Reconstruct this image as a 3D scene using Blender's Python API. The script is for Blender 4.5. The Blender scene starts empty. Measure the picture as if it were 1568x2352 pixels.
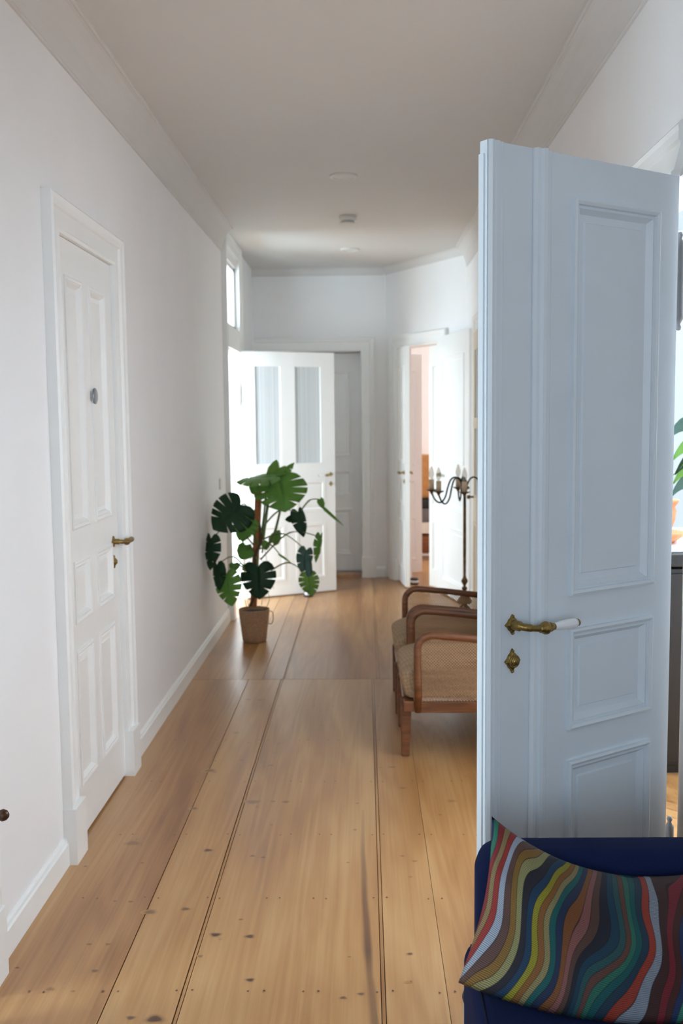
import bpy, bmesh, math, random
from mathutils import Vector, Matrix
from math import radians as R, sin, cos, pi
random.seed(7)
SC = bpy.context.scene
COL = SC.collection

# ------------------------------------------------------------------ camera
FPX, CW, CH = 2287.0, 1568.0, 2352.0
EYE = Vector((0, 0, 1.55))
VPX, VPY, ROLL = 836.0, 960.0, 0.010
def cam_matrix():
    f = Vector((VPX - 784, -(VPY - 1176), -FPX)).normalized()
    u0 = Vector((-sin(ROLL), cos(ROLL), 0))
    t = -(u0.dot(f)) / f.z
    u = Vector((u0.x, u0.y, t)).normalized()
    r = f.cross(u)
    return Matrix((r, f, u))          # rows are world X, Y, Z seen in camera space
CM = cam_matrix()
cam = bpy.data.cameras.new('camera')
camo = bpy.data.objects.new('camera', cam)
COL.objects.link(camo)
camo.matrix_world = Matrix.Translation(EYE) @ CM.to_4x4()
cam.sensor_fit = 'VERTICAL'; cam.sensor_height = 36.0; cam.lens = FPX / CH * 36.0
cam.clip_start = 0.05; cam.clip_end = 100
cam.dof.use_dof = True; cam.dof.focus_distance = 2.6; cam.dof.aperture_fstop = 4.2
SC.camera = camo
def at(px, py, Y):                    # a point of the place at distance Y down the hall
    d = CM @ Vector((px - 784, -(py - 1176), -FPX))
    return EYE + d * (Y / d.y)
def fl(px, py, z=0.0):
    d = CM @ Vector((px - 784, -(py - 1176), -FPX))
    return EYE + d * ((z - EYE.z) / d.z)

# ------------------------------------------------------------------ light
SC.view_settings.view_transform = 'Standard'
SC.view_settings.look = 'None'
SC.view_settings.gamma = 1.0
SC.view_settings.use_curve_mapping = False
SC.view_settings.exposure = 0.54
SC.cycles.use_denoising = True
SC.cycles.max_bounces = 14
SC.cycles.diffuse_bounces = 10
SC.cycles.sample_clamp_indirect = 6.0
SC.cycles.caustics_reflective = False
SC.cycles.caustics_refractive = False
w = bpy.data.worlds.new('daylight'); SC.world = w; w.use_nodes = True
w.node_tree.nodes['Background'].inputs[0].default_value = (0.75, 0.87, 1.0, 1)
w.node_tree.nodes['Background'].inputs[1].default_value = 1.0
def area(name, loc, direction, sx, sy, power, col=(1, 1, 1)):
    l = bpy.data.lights.new(name, 'AREA'); l.shape = 'RECTANGLE'; l.size = sx; l.size_y = sy
    l.energy = power; l.color = col
    o = bpy.data.objects.new(name, l); COL.objects.link(o); o.location = loc
    o.rotation_euler = Vector(direction).to_track_quat('-Z', 'Y').to_euler()
    return o
DAY = (0.77, 0.865, 1.0)
area('side_room_window_daylight', (1.95, 4.74, 2.28), (0, -1, -0.12), 1.5, .9, 142, DAY)
area('far_room_window_daylight', (-3.62, 7.2, 1.55), (1, 0, -0.03), 1.9, 2.0, 225, (0.77, 0.88, 1.0))
area('far_room_end_wall_fill', (-2.35, 5.62, 1.7), (0.1, 1, 0), 1.5, 1.7, 225, (0.77, 0.88, 1.0))  # added fill through an unseen window, lifts end wall and glazed door
area('corner_room_window_daylight', (2.91, 11.77, 1.65), (-0.85, -0.53, 0), 1.2, 1.6, 60, (1.0, 0.97, 0.97))
area('near_hall_window_daylight', (-0.05, -3.05, 1.75), (-0.1, 1, 0.0), 1.5, 1.5, 41, (0.64, 0.83, 1.0))
area('near_left_room_window_daylight', (-3.12, 1.5, 1.1), (1, 0.1, 0), 1.3, 1.2, 96, (0.66, 0.84, 1.0))  # unseen source, kept low to brighten the open door's edge

# ------------------------------------------------------------------ materials
def lin(c):
    return tuple((x / 255 / 12.92) if x / 255 <= 0.04045 else ((x / 255 + 0.055) / 1.055) ** 2.4 for x in c) + (1,)
def N(t, typ, **kw):
    n = t.nodes.new(typ)
    for k, v in kw.items():
        if k.startswith('i_'):
            key = k[2:]
            key = int(key) if key.isdigit() else key
            n.inputs[key].default_value = v
        else: setattr(n, k, v)
    return n
def mat(name, col, rough=0.5, metal=0.0, noise=0.0, nscale=20.0, bump=0.0, bscale=80.0, spec=0.5):
    m = bpy.data.materials.new(name); m.use_nodes = True; t = m.node_tree; b = t.nodes['Principled BSDF']
    b.inputs['Roughness'].default_value = rough; b.inputs['Metallic'].default_value = metal
    b.inputs['Specular IOR Level'].default_value = spec
    c = lin(col)
    tc = N(t, 'ShaderNodeTexCoord')
    n = N(t, 'ShaderNodeTexNoise', i_Scale=nscale, i_Detail=4.0)
    t.links.new(tc.outputs['Object'], n.inputs['Vector'])
    r = N(t, 'ShaderNodeMapRange', i_1=0.3, i_2=0.7, i_3=1 - noise, i_4=1 + noise)
    t.links.new(n.outputs['Fac'], r.inputs[0])
    h = N(t, 'ShaderNodeHueSaturation', i_Color=c)
    t.links.new(r.outputs[0], h.inputs['Value']); t.links.new(h.outputs[0], b.inputs['Base Color'])
    if bump:
        n2 = N(t, 'ShaderNodeTexNoise', i_Scale=bscale, i_Detail=3.0)
        t.links.new(tc.outputs['Object'], n2.inputs['Vector'])
        bp = N(t, 'ShaderNodeBump', i_Strength=bump, i_Distance=0.002)
        t.links.new(n2.outputs['Fac'], bp.inputs['Height']); t.links.new(bp.outputs[0], b.inputs['Normal'])
    return m
M = {}
M['wall'] = mat('wall_paint', (241, 240, 240), 0.7, noise=0.012, nscale=3, bump=0.12, bscale=60)
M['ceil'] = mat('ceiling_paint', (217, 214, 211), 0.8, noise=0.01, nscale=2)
M['farwall'] = mat('pale_grey_wall_paint', (214, 219, 222), 0.7, noise=0.01)
M['white'] = mat('white_gloss_paint', (242, 242, 240), 0.35, noise=0.01, nscale=8, bump=0.08, bscale=30)
M['leafpaint'] = mat('old_white_door_paint', (222, 230, 237), 0.38, noise=0.02, nscale=6, bump=0.12, bscale=35)
M['pink'] = mat('pale_rose_wall', (240, 236, 236), 0.7, noise=0.01)
M['cream'] = mat('cream_paint', (232, 222, 204), 0.45, noise=0.02)
M['shadow'] = mat('dark_gap', (92, 58, 34), 0.8)
M['brass'] = mat('aged_brass', (150, 125, 72), 0.38, 0.85, noise=0.25, nscale=60, bump=0.5, bscale=150)
M['bronze'] = mat('dark_bronze', (74, 52, 40), 0.4, 0.7, noise=0.25, nscale=60)
M['lampmetal'] = mat('antique_brown_metal', (120, 92, 66), 0.42, 0.6, noise=0.3, nscale=50)
M['lamparm'] = mat('verdigris_metal', (62, 74, 70), 0.45, 0.6, noise=0.2, nscale=50)
M['porcelain'] = mat('white_porcelain', (238, 240, 244), 0.12, noise=0.0)
M['candle'] = mat('ivory_candle_sleeve', (224, 200, 168), 0.5, noise=0.05)
M['plastic'] = mat('white_plastic', (222, 219, 214), 0.4)
M['silver'] = mat('brushed_steel', (150, 155, 162), 0.35, 0.8)
M['hinge'] = mat('backlit_hinge_grey', (128, 126, 128), 0.5, noise=.05)  # backlit shade of the hinge is put into this grey
M['blackp'] = mat('black_plastic', (28, 28, 30), 0.4)
M['blackw'] = mat('black_lacquer_wood', (20, 17, 17), 0.4, noise=0.1)
M['terra'] = mat('terracotta', (206, 132, 88), 0.75, noise=0.12, nscale=25)
M['soil'] = mat('potting_soil', (58, 42, 32), 0.9, noise=0.4, nscale=60, bump=1.0, bscale=90)
M['stem'] = mat('green_stem', (96, 118, 62), 0.45, noise=0.1)
M['root'] = mat('brown_root', (98, 72, 48), 0.7, noise=0.2)
M['tan'] = mat('tan_card', (205, 150, 90), 0.7, noise=0.1)
M['greycl'] = mat('grey_cloth', (120, 118, 122), 0.9)
M['slipper'] = mat('pale_grey_felt', (168, 172, 172), 0.95, noise=0.08, bump=0.4, bscale=300)
M['sheet'] = mat('white_linen', (235, 230, 232), 0.9)

def glass_mat(name, tint, alpha=0.75, stripes=False):
    m = bpy.data.materials.new(name); m.use_nodes = True; t = m.node_tree; t.nodes.clear()
    out = N(t, 'ShaderNodeOutputMaterial'); mx = N(t, 'ShaderNodeMixShader')
    tr = N(t, 'ShaderNodeBsdfTransparent'); tr.inputs[0].default_value = lin(tint)
    pb = N(t, 'ShaderNodeBsdfPrincipled'); pb.inputs['Roughness'].default_value = 0.12
    pb.inputs['Base Color'].default_value = lin((196, 202, 206)); mx.inputs[0].default_value = 1 - alpha
    t.links.new(tr.outputs[0], mx.inputs[1]); t.links.new(pb.outputs[0], mx.inputs[2])
    if stripes:
        tc = N(t, 'ShaderNodeTexCoord'); mp = N(t, 'ShaderNodeMapping'); mp.inputs['Scale'].default_value = (60, 0, 0)
        no = N(t, 'ShaderNodeTexNoise', i_Scale=1.0, i_Detail=2.0)
        t.links.new(tc.outputs['Object'], mp.inputs[0]); t.links.new(mp.outputs[0], no.inputs['Vector'])
        rp = N(t, 'ShaderNodeValToRGB'); rp.color_ramp.elements[0].color = lin((196, 202, 204)); rp.color_ramp.elements[1].color = lin((236, 239, 240))
        rp.color_ramp.elements[0].position = 0.3; rp.color_ramp.elements[1].position = 0.7
        t.links.new(no.outputs['Fac'], rp.inputs[0]); t.links.new(rp.outputs[0], pb.inputs['Base Color'])
        pb.inputs['Roughness'].default_value = 0.5
    t.links.new(mx.outputs[0], out.inputs[0])
    return m
M['glass'] = glass_mat('window_glass', (248, 252, 252), 0.93)
M['ribglass'] = glass_mat('curtained_glass', (220, 225, 228), 0.12, True)
M['bulb'] = glass_mat('clear_bulb_glass', (250, 246, 240), 0.7)

def wood_floor(name, c_lo, c_mid, c_hi, herring=False):
    m = bpy.data.materials.new(name); m.use_nodes = True; t = m.node_tree; b = t.nodes['Principled BSDF']
    L = t.links.new
    tc = N(t, 'ShaderNodeTexCoord'); at_ = N(t, 'ShaderNodeAttribute', attribute_name='board')
    sep = N(t, 'ShaderNodeSeparateColor'); L(at_.outputs['Color'], sep.inputs[0])
    cmb = N(t, 'ShaderNodeCombineXYZ'); ml = N(t, 'ShaderNodeMath', operation='MULTIPLY'); ml.inputs[1].default_value = 37.0
    L(sep.outputs[0], ml.inputs[0]); L(ml.outputs[0], cmb.inputs[0]); L(ml.outputs[0], cmb.inputs[1]); L(ml.outputs[0], cmb.inputs[2])
    ad = N(t, 'ShaderNodeVectorMath', operation='ADD'); L(tc.outputs['Object'], ad.inputs[0]); L(cmb.outputs[0], ad.inputs[1])
    def noise(sx, sy, sc, det, dist=0.0):
        mp = N(t, 'ShaderNodeMapping'); mp.inputs['Scale'].default_value = (sx, sy, 1)
        L(ad.outputs[0], mp.inputs[0]); n = N(t, 'ShaderNodeTexNoise', i_Scale=sc, i_Detail=det, i_Distortion=dist)
        L(mp.outputs[0], n.inputs['Vector']); return n
    big = noise(3.2, 0.55, 1.0, 3.0, 0.6)
    fine = noise(110, 2.2, 1.0, 4.0)
    # growth rings: distorted sine along x
    rn = noise(4.5, 0.35, 1.0, 2.0, 0.2)
    mm = N(t, 'ShaderNodeMath', operation='MULTIPLY'); mm.inputs[1].default_value = 75.0; L(rn.outputs['Fac'], mm.inputs[0])
    sn = N(t, 'ShaderNodeMath', operation='SINE'); L(mm.outputs[0], sn.inputs[0])
    rp = N(t, 'ShaderNodeValToRGB'); cr = rp.color_ramp
    cr.elements[0].position = 0.25; cr.elements[0].color = lin(c_lo); cr.elements[1].position = 0.78; cr.elements[1].color = lin(c_hi)
    e = cr.elements.new(0.5); e.color = lin(c_mid)
    a1 = N(t, 'ShaderNodeMath', operation='MULTIPLY_ADD'); a1.inputs[1].default_value = 0.04; L(sn.outputs[0], a1.inputs[0]); L(big.outputs['Fac'], a1.inputs[2])
    f1 = N(t, 'ShaderNodeMath', operation='SUBTRACT'); f1.inputs[1].default_value = 0.5; L(fine.outputs['Fac'], f1.inputs[0])
    a2 = N(t, 'ShaderNodeMath', operation='MULTIPLY_ADD'); a2.inputs[1].default_value = 0.30; L(f1.outputs[0], a2.inputs[0]); L(a1.outputs[0], a2.inputs[2])
    b1 = N(t, 'ShaderNodeMath', operation='SUBTRACT'); b1.inputs[1].default_value = 0.5; L(sep.outputs[1], b1.inputs[0])
    a3 = N(t, 'ShaderNodeMath', operation='MULTIPLY_ADD'); a3.inputs[1].default_value = 0.09; L(b1.outputs[0], a3.inputs[0]); L(a2.outputs[0], a3.inputs[2])
    L(a3.outputs[0], rp.inputs[0])
    kn = N(t, 'ShaderNodeAttribute', attribute_name='knot')
    mx = N(t, 'ShaderNodeMix', data_type='RGBA'); mx.inputs[7].default_value = lin((74, 38, 22))
    L(kn.outputs['Fac'], mx.inputs[0]); L(rp.outputs[0], mx.inputs[6]); L(mx.outputs[2], b.inputs['Base Color'])
    rr = N(t, 'ShaderNodeMapRange', i_1=0.3, i_2=0.7, i_3=0.30, i_4=0.42); L(big.outputs['Fac'], rr.inputs[0]); L(rr.outputs[0], b.inputs['Roughness'])
    bp = N(t, 'ShaderNodeBump', i_Strength=0.12, i_Distance=0.002); L(fine.outputs['Fac'], bp.inputs['Height']); L(bp.outputs[0], b.inputs['Normal'])
    b.inputs['Specular IOR Level'].default_value = 0.6; b.inputs['Coat Weight'].default_value = 0.4; b.inputs['Coat Roughness'].default_value = 0.28
    return m
M['pine'] = wood_floor('waxed_pine_boards', (140, 90, 46), (174, 125, 73), (198, 156, 104))
M['oak'] = wood_floor('honey_parquet', (168, 116, 66), (200, 150, 94), (220, 176, 120))
def grain_wood(name, lo, hi, rough=0.35):
    m = bpy.data.materials.new(name); m.use_nodes = True; t = m.node_tree; b = t.nodes['Principled BSDF']; L = t.links.new
    tc = N(t, 'ShaderNodeTexCoord'); mp = N(t, 'ShaderNodeMapping'); mp.inputs['Scale'].default_value = (4, 40, 40)
    n = N(t, 'ShaderNodeTexNoise', i_Scale=1.0, i_Detail=5.0, i_Distortion=0.6); L(tc.outputs['Object'], mp.inputs[0]); L(mp.outputs[0], n.inputs['Vector'])
    rp = N(t, 'ShaderNodeValToRGB'); rp.color_ramp.elements[0].color = lin(lo); rp.color_ramp.elements[1].color = lin(hi)
    rp.color_ramp.elements[0].position = 0.3; rp.color_ramp.elements[1].position = 0.7
    L(n.outputs['Fac'], rp.inputs[0]); L(rp.outputs[0], b.inputs['Base Color']); b.inputs['Roughness'].default_value = rough
    return m
M['walnut'] = grain_wood('walnut_stained_beech', (88, 50, 26), (132, 82, 48))
M['cane'] = grain_wood('woven_cane', (150, 112, 78), (184, 146, 108), 0.55)
M['wicker'] = grain_wood('wicker_brown', (120, 72, 44), (160, 104, 70), 0.7)

def fabric(name, c1, c2, scale=260, diamonds=False, rough=0.95):
    m = bpy.data.materials.new(name); m.use_nodes = True; t = m.node_tree; b = t.nodes['Principled BSDF']; L = t.links.new
    tc = N(t, 'ShaderNodeTexCoord')
    n = N(t, 'ShaderNodeTexNoise', i_Scale=scale, i_Detail=2.0); L(tc.outputs['Object'], n.inputs['Vector'])
    mx = N(t, 'ShaderNodeMix', data_type='RGBA'); mx.inputs[6].default_value = lin(c1); mx.inputs[7].default_value = lin(c2)
    fac = n.outputs['Fac']
    if diamonds:
        mp = N(t, 'ShaderNodeMapping'); mp.inputs['Rotation'].default_value = (R(45), R(45), R(45)); mp.inputs['Scale'].default_value = (75, 75, 75)
        ch = N(t, 'ShaderNodeTexChecker', i_Scale=1.0); ch.inputs[1].default_value = (0.2, 0.2, 0.2, 1); ch.inputs[2].default_value = (0.8, 0.8, 0.8, 1)
        L(tc.outputs['Object'], mp.inputs[0]); L(mp.outputs[0], ch.inputs[0])
        mm = N(t, 'ShaderNodeMath', operation='MULTIPLY'); L(ch.outputs['Fac'], mm.inputs[0]); L(n.outputs['Fac'], mm.inputs[1]); fac = mm.outputs[0]
    L(fac, mx.inputs[0]); L(mx.outputs[2], b.inputs['Base Color'])
    b.inputs['Roughness'].default_value = rough; b.inputs['Specular IOR Level'].default_value = 0.15
    bp = N(t, 'ShaderNodeBump', i_Strength=0.35, i_Distance=0.001); L(n.outputs['Fac'], bp.inputs['Height']); L(bp.outputs[0], b.inputs['Normal'])
    return m
M['taupe'] = fabric('taupe_wool', (172, 148, 120), (134, 110, 86), 200, True)
M['navy'] = fabric('navy_wool', (17, 31, 72), (9, 17, 44), 420)
M['navydark'] = fabric('navy_piping', (14, 22, 52), (10, 18, 44), 420)

def leaf_mat(name, c, c2):
    m = bpy.data.materials.new(name); m.use_nodes = True; t = m.node_tree; b = t.nodes['Principled BSDF']; L = t.links.new
    tc = N(t, 'ShaderNodeTexCoord'); n = N(t, 'ShaderNodeTexNoise', i_Scale=14.0, i_Detail=2.0); L(tc.outputs['Object'], n.inputs['Vector'])
    mx = N(t, 'ShaderNodeMix', data_type='RGBA'); mx.inputs[6].default_value = lin(c); mx.inputs[7].default_value = lin(c2); L(n.outputs['Fac'], mx.inputs[0])
    L(mx.outputs[2], b.inputs['Base Color']); b.inputs['Roughness'].default_value = 0.5; b.inputs['Specular IOR Level'].default_value = 0.3
    tr = N(t, 'ShaderNodeBsdfTranslucent'); L(mx.outputs[2], tr.inputs[0]); ms = N(t, 'ShaderNodeMixShader'); ms.inputs[0].default_value = 0.3
    L(b.outputs[0], ms.inputs[1]); L(tr.outputs[0], ms.inputs[2]); L(ms.outputs[0], t.nodes['Material Output'].inputs[0])
    return m
M['leafdark'] = leaf_mat('dark_monstera_leaf', (28, 56, 34), (40, 74, 44))
M['leafmid'] = leaf_mat('mid_monstera_leaf', (98, 148, 60), (124, 174, 84))
M['leaflight'] = leaf_mat('young_monstera_leaf', (104, 148, 58), (136, 176, 84))
M['leafblue'] = leaf_mat('blue_green_leaf', (66, 98, 88), (92, 124, 112))

def jute():
    m = bpy.data.materials.new('braided_seagrass'); m.use_nodes = True; t = m.node_tree; b = t.nodes['Principled BSDF']; L = t.links.new
    tc = N(t, 'ShaderNodeTexCoord'); wv = N(t, 'ShaderNodeTexWave', i_Scale=26.0, i_Distortion=2.5); wv.bands_direction = 'Z'; wv.inputs['Detail Scale'].default_value = 4
    n = N(t, 'ShaderNodeTexNoise', i_Scale=120.0, i_Detail=3.0); L(tc.outputs['Object'], wv.inputs['Vector']); L(tc.outputs['Object'], n.inputs['Vector'])
    a = N(t, 'ShaderNodeMath', operation='MULTIPLY'); L(wv.outputs['Fac'], a.inputs[0]); L(n.outputs['Fac'], a.inputs[1])
    rp = N(t, 'ShaderNodeValToRGB'); rp.color_ramp.elements[0].color = lin((140, 104, 76)); rp.color_ramp.elements[1].color = lin((206, 168, 132)); rp.color_ramp.elements[1].position = 0.6
    L(a.outputs[0], rp.inputs[0]); L(rp.outputs[0], b.inputs['Base Color']); b.inputs['Roughness'].default_value = 0.9
    bp = N(t, 'ShaderNodeBump', i_Strength=0.8, i_Distance=0.004); L(a.outputs[0], bp.inputs['Height']); L(bp.outputs[0], b.inputs['Normal'])
    return m
M['jute'] = jute()
M['coir'] = mat('coir_fibre', (172, 108, 68), 0.95, noise=0.35, nscale=120, bump=1.0, bscale=260)

def cushion_mat():
    m = bpy.data.materials.new('wavy_ribbon_print'); m.use_nodes = True; t = m.node_tree; b = t.nodes['Principled BSDF']; L = t.links.new
    def mth(op, a, b_=None, c=None):
        n = N(t, 'ShaderNodeMath', operation=op)
        for i, v in enumerate((a, b_, c)):
            if v is None: continue
            if isinstance(v, (int, float)): n.inputs[i].default_value = v
            else: L(v, n.inputs[i])
        return n.outputs[0]
    uv = N(t, 'ShaderNodeUVMap', uv_map='UVMap'); sp = N(t, 'ShaderNodeSeparateXYZ'); L(uv.outputs[0], sp.inputs[0])
    u, v = sp.outputs[0], sp.outputs[1]
    # swelling ribbons: u is warped by slow noise that changes along v
    mp = N(t, 'ShaderNodeMapping'); mp.inputs['Scale'].default_value = (3.4, 1.35, 1); L(uv.outputs[0], mp.inputs[0])
    n1 = N(t, 'ShaderNodeTexNoise', i_Scale=1.0, i_Detail=0.5); L(mp.outputs[0], n1.inputs['Vector'])
    mp2 = N(t, 'ShaderNodeMapping'); mp2.inputs['Scale'].default_value = (8.0, 2.2, 1); mp2.inputs['Location'].default_value = (3.1, 7.7, 0); L(uv.outputs[0], mp2.inputs[0])
    n2 = N(t, 'ShaderNodeTexNoise', i_Scale=1.0, i_Detail=0.0); L(mp2.outputs[0], n2.inputs['Vector'])
    wu = mth('MULTIPLY_ADD', mth('SUBTRACT', n1.outputs['Fac'], 0.5), 0.26, u)
    wu = mth('MULTIPLY_ADD', mth('SUBTRACT', n2.outputs['Fac'], 0.5), 0.085, wu)
    wu = mth('MULTIPLY_ADD', v, -0.16, wu)
    bands = mth('MULTIPLY_ADD', wu, 38.0, 66.0)
    idx = mth('FLOOR', bands); fr = mth('FRACT', bands)
    pos = mth('DIVIDE', mth('ADD', mth('MODULO', idx, 31.0), 0.5), 31.0)
    rp = N(t, 'ShaderNodeValToRGB'); cr = rp.color_ramp; cr.interpolation = 'CONSTANT'
    pal = [(168, 58, 62), (176, 152, 106), (190, 66, 60), (196, 208, 228), (122, 90, 82), (164, 124, 60), (176, 172, 118), (52, 50, 62), (38, 74, 108), (176, 168, 50), (164, 108, 54),
           (168, 156, 108), (30, 110, 110), (44, 60, 96), (150, 92, 50), (164, 104, 100), (104, 76, 66), (40, 44, 58), (30, 72, 98), (46, 96, 100), (112, 74, 64), (48, 124, 104), (20, 100, 104), (36, 66, 88),
           (178, 66, 48), (160, 168, 184), (78, 46, 44), (140, 40, 52), (86, 44, 40), (42, 62, 110), (62, 150, 124)]
    for i, c in enumerate(pal):
        e = cr.elements[i] if i < 2 else cr.elements.new(i / 31.0)
        e.position = i / 31.0; e.color = lin([x * .84 for x in c])
    L(pos, rp.inputs[0])
    # fine dark hatching across each ribbon, with an outline between ribbons
    wn = N(t, 'ShaderNodeTexWhiteNoise', noise_dimensions='1D'); L(idx, wn.inputs['W'])
    hv = mth('ADD', mth('MULTIPLY', v, 100.0), mth('MULTIPLY_ADD', fr, .9, mth('MULTIPLY', wn.outputs[0], 7.0)))
    n3 = N(t, 'ShaderNodeTexNoise', i_Scale=30.0, i_Detail=0.0); L(uv.outputs[0], n3.inputs['Vector'])
    hv = mth('MULTIPLY_ADD', n3.outputs['Fac'], .7, hv)
    hat = mth('GREATER_THAN', mth('FRACT', hv), 0.68)
    edge = mth('GREATER_THAN', mth('ABSOLUTE', mth('SUBTRACT', fr, 0.5)), 0.455)
    inner = mth('LESS_THAN', mth('ABSOLUTE', mth('SUBTRACT', fr, 0.5)), 0.46)
    dark = mth('MAXIMUM', mth('MULTIPLY', hat, inner), edge)
    mx = N(t, 'ShaderNodeMix', data_type='RGBA'); mx.inputs[7].default_value = lin((24, 22, 24))
    L(mth('MULTIPLY', dark, 0.85), mx.inputs[0]); L(rp.outputs[0], mx.inputs[6]); L(mx.outputs[2], b.inputs['Base Color'])
    b.inputs['Roughness'].default_value = 0.75; b.inputs['Specular IOR Level'].default_value = 0.25
    return m
M['print'] = cushion_mat()

# ------------------------------------------------------------------ mesh helpers
def obj(name, bm, m, parent=None, smooth=False, kind=None, loc=None):
    me = bpy.data.meshes.new(name)
    bmesh.ops.recalc_face_normals(bm, faces=bm.faces)
    bm.to_mesh(me); bm.free()
    ms = m if isinstance(m, (list, tuple)) else [m]
    for x in ms: me.materials.append(x)
    if smooth:
        for p in me.polygons: p.use_smooth = True
    o = bpy.data.objects.new(name, me); COL.objects.link(o)
    if parent: o.parent = parent
    if kind: o['kind'] = kind
    if loc: o.location = loc
    return o
def tag(o, label, cat, group=None, kind=None):
    o['label'] = label; o['category'] = cat
    if group: o['group'] = group
    if kind: o['kind'] = kind
    return o
def thing(name, label, cat, loc=(0, 0, 0), rz=0.0, group=None):
    o = bpy.data.objects.new(name, None); COL.objects.link(o); o.location = loc; o.rotation_euler = (0, 0, rz)
    o.empty_display_size = 0.1
    return tag(o, label, cat, group)
def struct(name, bm, m, smooth=False, loc=None, label=None):
    o = obj(name, bm, m, None, smooth, 'structure', loc)
    if label: o['label'] = label
    return o
def box(bm, x0, x1, y0, y1, z0, z1, mi=0):
    v = [bm.verts.new((x, y, z)) for x in (x0, x1) for y in (y0, y1) for z in (z0, z1)]
    for f in ((0, 1, 3, 2), (4, 6, 7, 5), (0, 4, 5, 1), (2, 3, 7, 6), (0, 2, 6, 4), (1, 5, 7, 3)):
        bm.faces.new([v[i] for i in f]).material_index = mi
def rbox(x0, x1, y0, y1, z0, z1, r, seg=4):
    bm = bmesh.new(); box(bm, x0, x1, y0, y1, z0, z1)
    bmesh.ops.bevel(bm, geom=bm.edges[:], offset=r, segments=seg, profile=0.5, affect='EDGES')
    return bm
def tube(bm, pts, rad, n=10, cap=True, flat=1.0):
    pts = [Vector(p) for p in pts]; rings = []
    rad = rad if isinstance(rad, (list, tuple)) else [rad] * len(pts)
    up = Vector((0, 0, 1)); prev = None
    for i, p in enumerate(pts):
        a = pts[max(0, i - 1)]; b = pts[min(len(pts) - 1, i + 1)]
        d = (b - a).normalized()
        if prev is None:
            s = d.cross(up)
            if s.length < 0.05: s = d.cross(Vector((0, 1, 0)))
            s.normalize()
        else:
            s = (prev - d * prev.dot(d)); s.normalize()
        prev = s; q = s.cross(d)
        rings.append([bm.verts.new(p + (s * cos(2 * pi * k / n) + q * sin(2 * pi * k / n) * flat) * rad[i]) for k in range(n)])
    for i in range(len(rings) - 1):
        for k in range(n):
            bm.faces.new((rings[i][k], rings[i][(k + 1) % n], rings[i + 1][(k + 1) % n], rings[i + 1][k]))
    if cap:
        bm.faces.new(rings[0][::-1]); bm.faces.new(rings[-1])
def lathe(bm, prof, n=24, c=(0, 0, 0), axis='z'):
    rings = []
    for r, z in prof:
        ring = []
        for k in range(n):
            a = 2 * pi * k / n
            p = (r * cos(a), r * sin(a), z)
            if axis == 'x': p = (z, r * cos(a), r * sin(a))
            if axis == 'y': p = (r * cos(a), z, r * sin(a))
            ring.append(bm.verts.new((p[0] + c[0], p[1] + c[1], p[2] + c[2])))
        rings.append(ring)
    for i in range(len(rings) - 1):
        for k in range(n):
            bm.faces.new((rings[i][k], rings[i][(k + 1) % n], rings[i + 1][(k + 1) % n], rings[i + 1][k]))
    if prof[0][0] > 1e-5: bm.faces.new(rings[0][::-1])
    if prof[-1][0] > 1e-5: bm.faces.new(rings[-1])
    bmesh.ops.remove_doubles(bm, verts=bm.verts, dist=1e-6)
def smooth_pts(pts, n=6):
    P = [Vector(p) for p in pts]; out = []
    for i in range(len(P) - 1):
        p0 = P[max(0, i - 1)]; p1 = P[i]; p2 = P[i + 1]; p3 = P[min(len(P) - 1, i + 2)]
        for k in range(n):
            s = k / n
            out.append(0.5 * ((2 * p1) + (p2 - p0) * s + (2 * p0 - 5 * p1 + 4 * p2 - p3) * s * s + (3 * p1 - p0 - 3 * p2 + p3) * s ** 3))
    out.append(P[-1]); return out
def extrude_profile(bm, prof, path):
    """prof: list of (a, b) offsets; path: list of functions mapping (a, b) to a point."""
    rings = [[bm.verts.new(f(a, b)) for a, b in prof] for f in path]
    for i in range(len(rings) - 1):
        for k in range(len(prof)):
            k2 = (k + 1) % len(prof)
            bm.faces.new((rings[i][k], rings[i][k2], rings[i + 1][k2], rings[i + 1][k]))
    bm.faces.new(rings[0][::-1]); bm.faces.new(rings[-1])

# ------------------------------------------------------------------ the setting
ZC = 2.97
XL, XR = -1.06, 0.87
P0 = Vector((0.20, 9.68, 0)); P1 = Vector((XR, 8.50, 0))       # the slanting corner wall
DU = (P1 - P0).normalized(); DN = Vector((-DU.y, DU.x, 0)); DLEN = (P1 - P0).length
if DN.x < 0: DN = -DN

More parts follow.
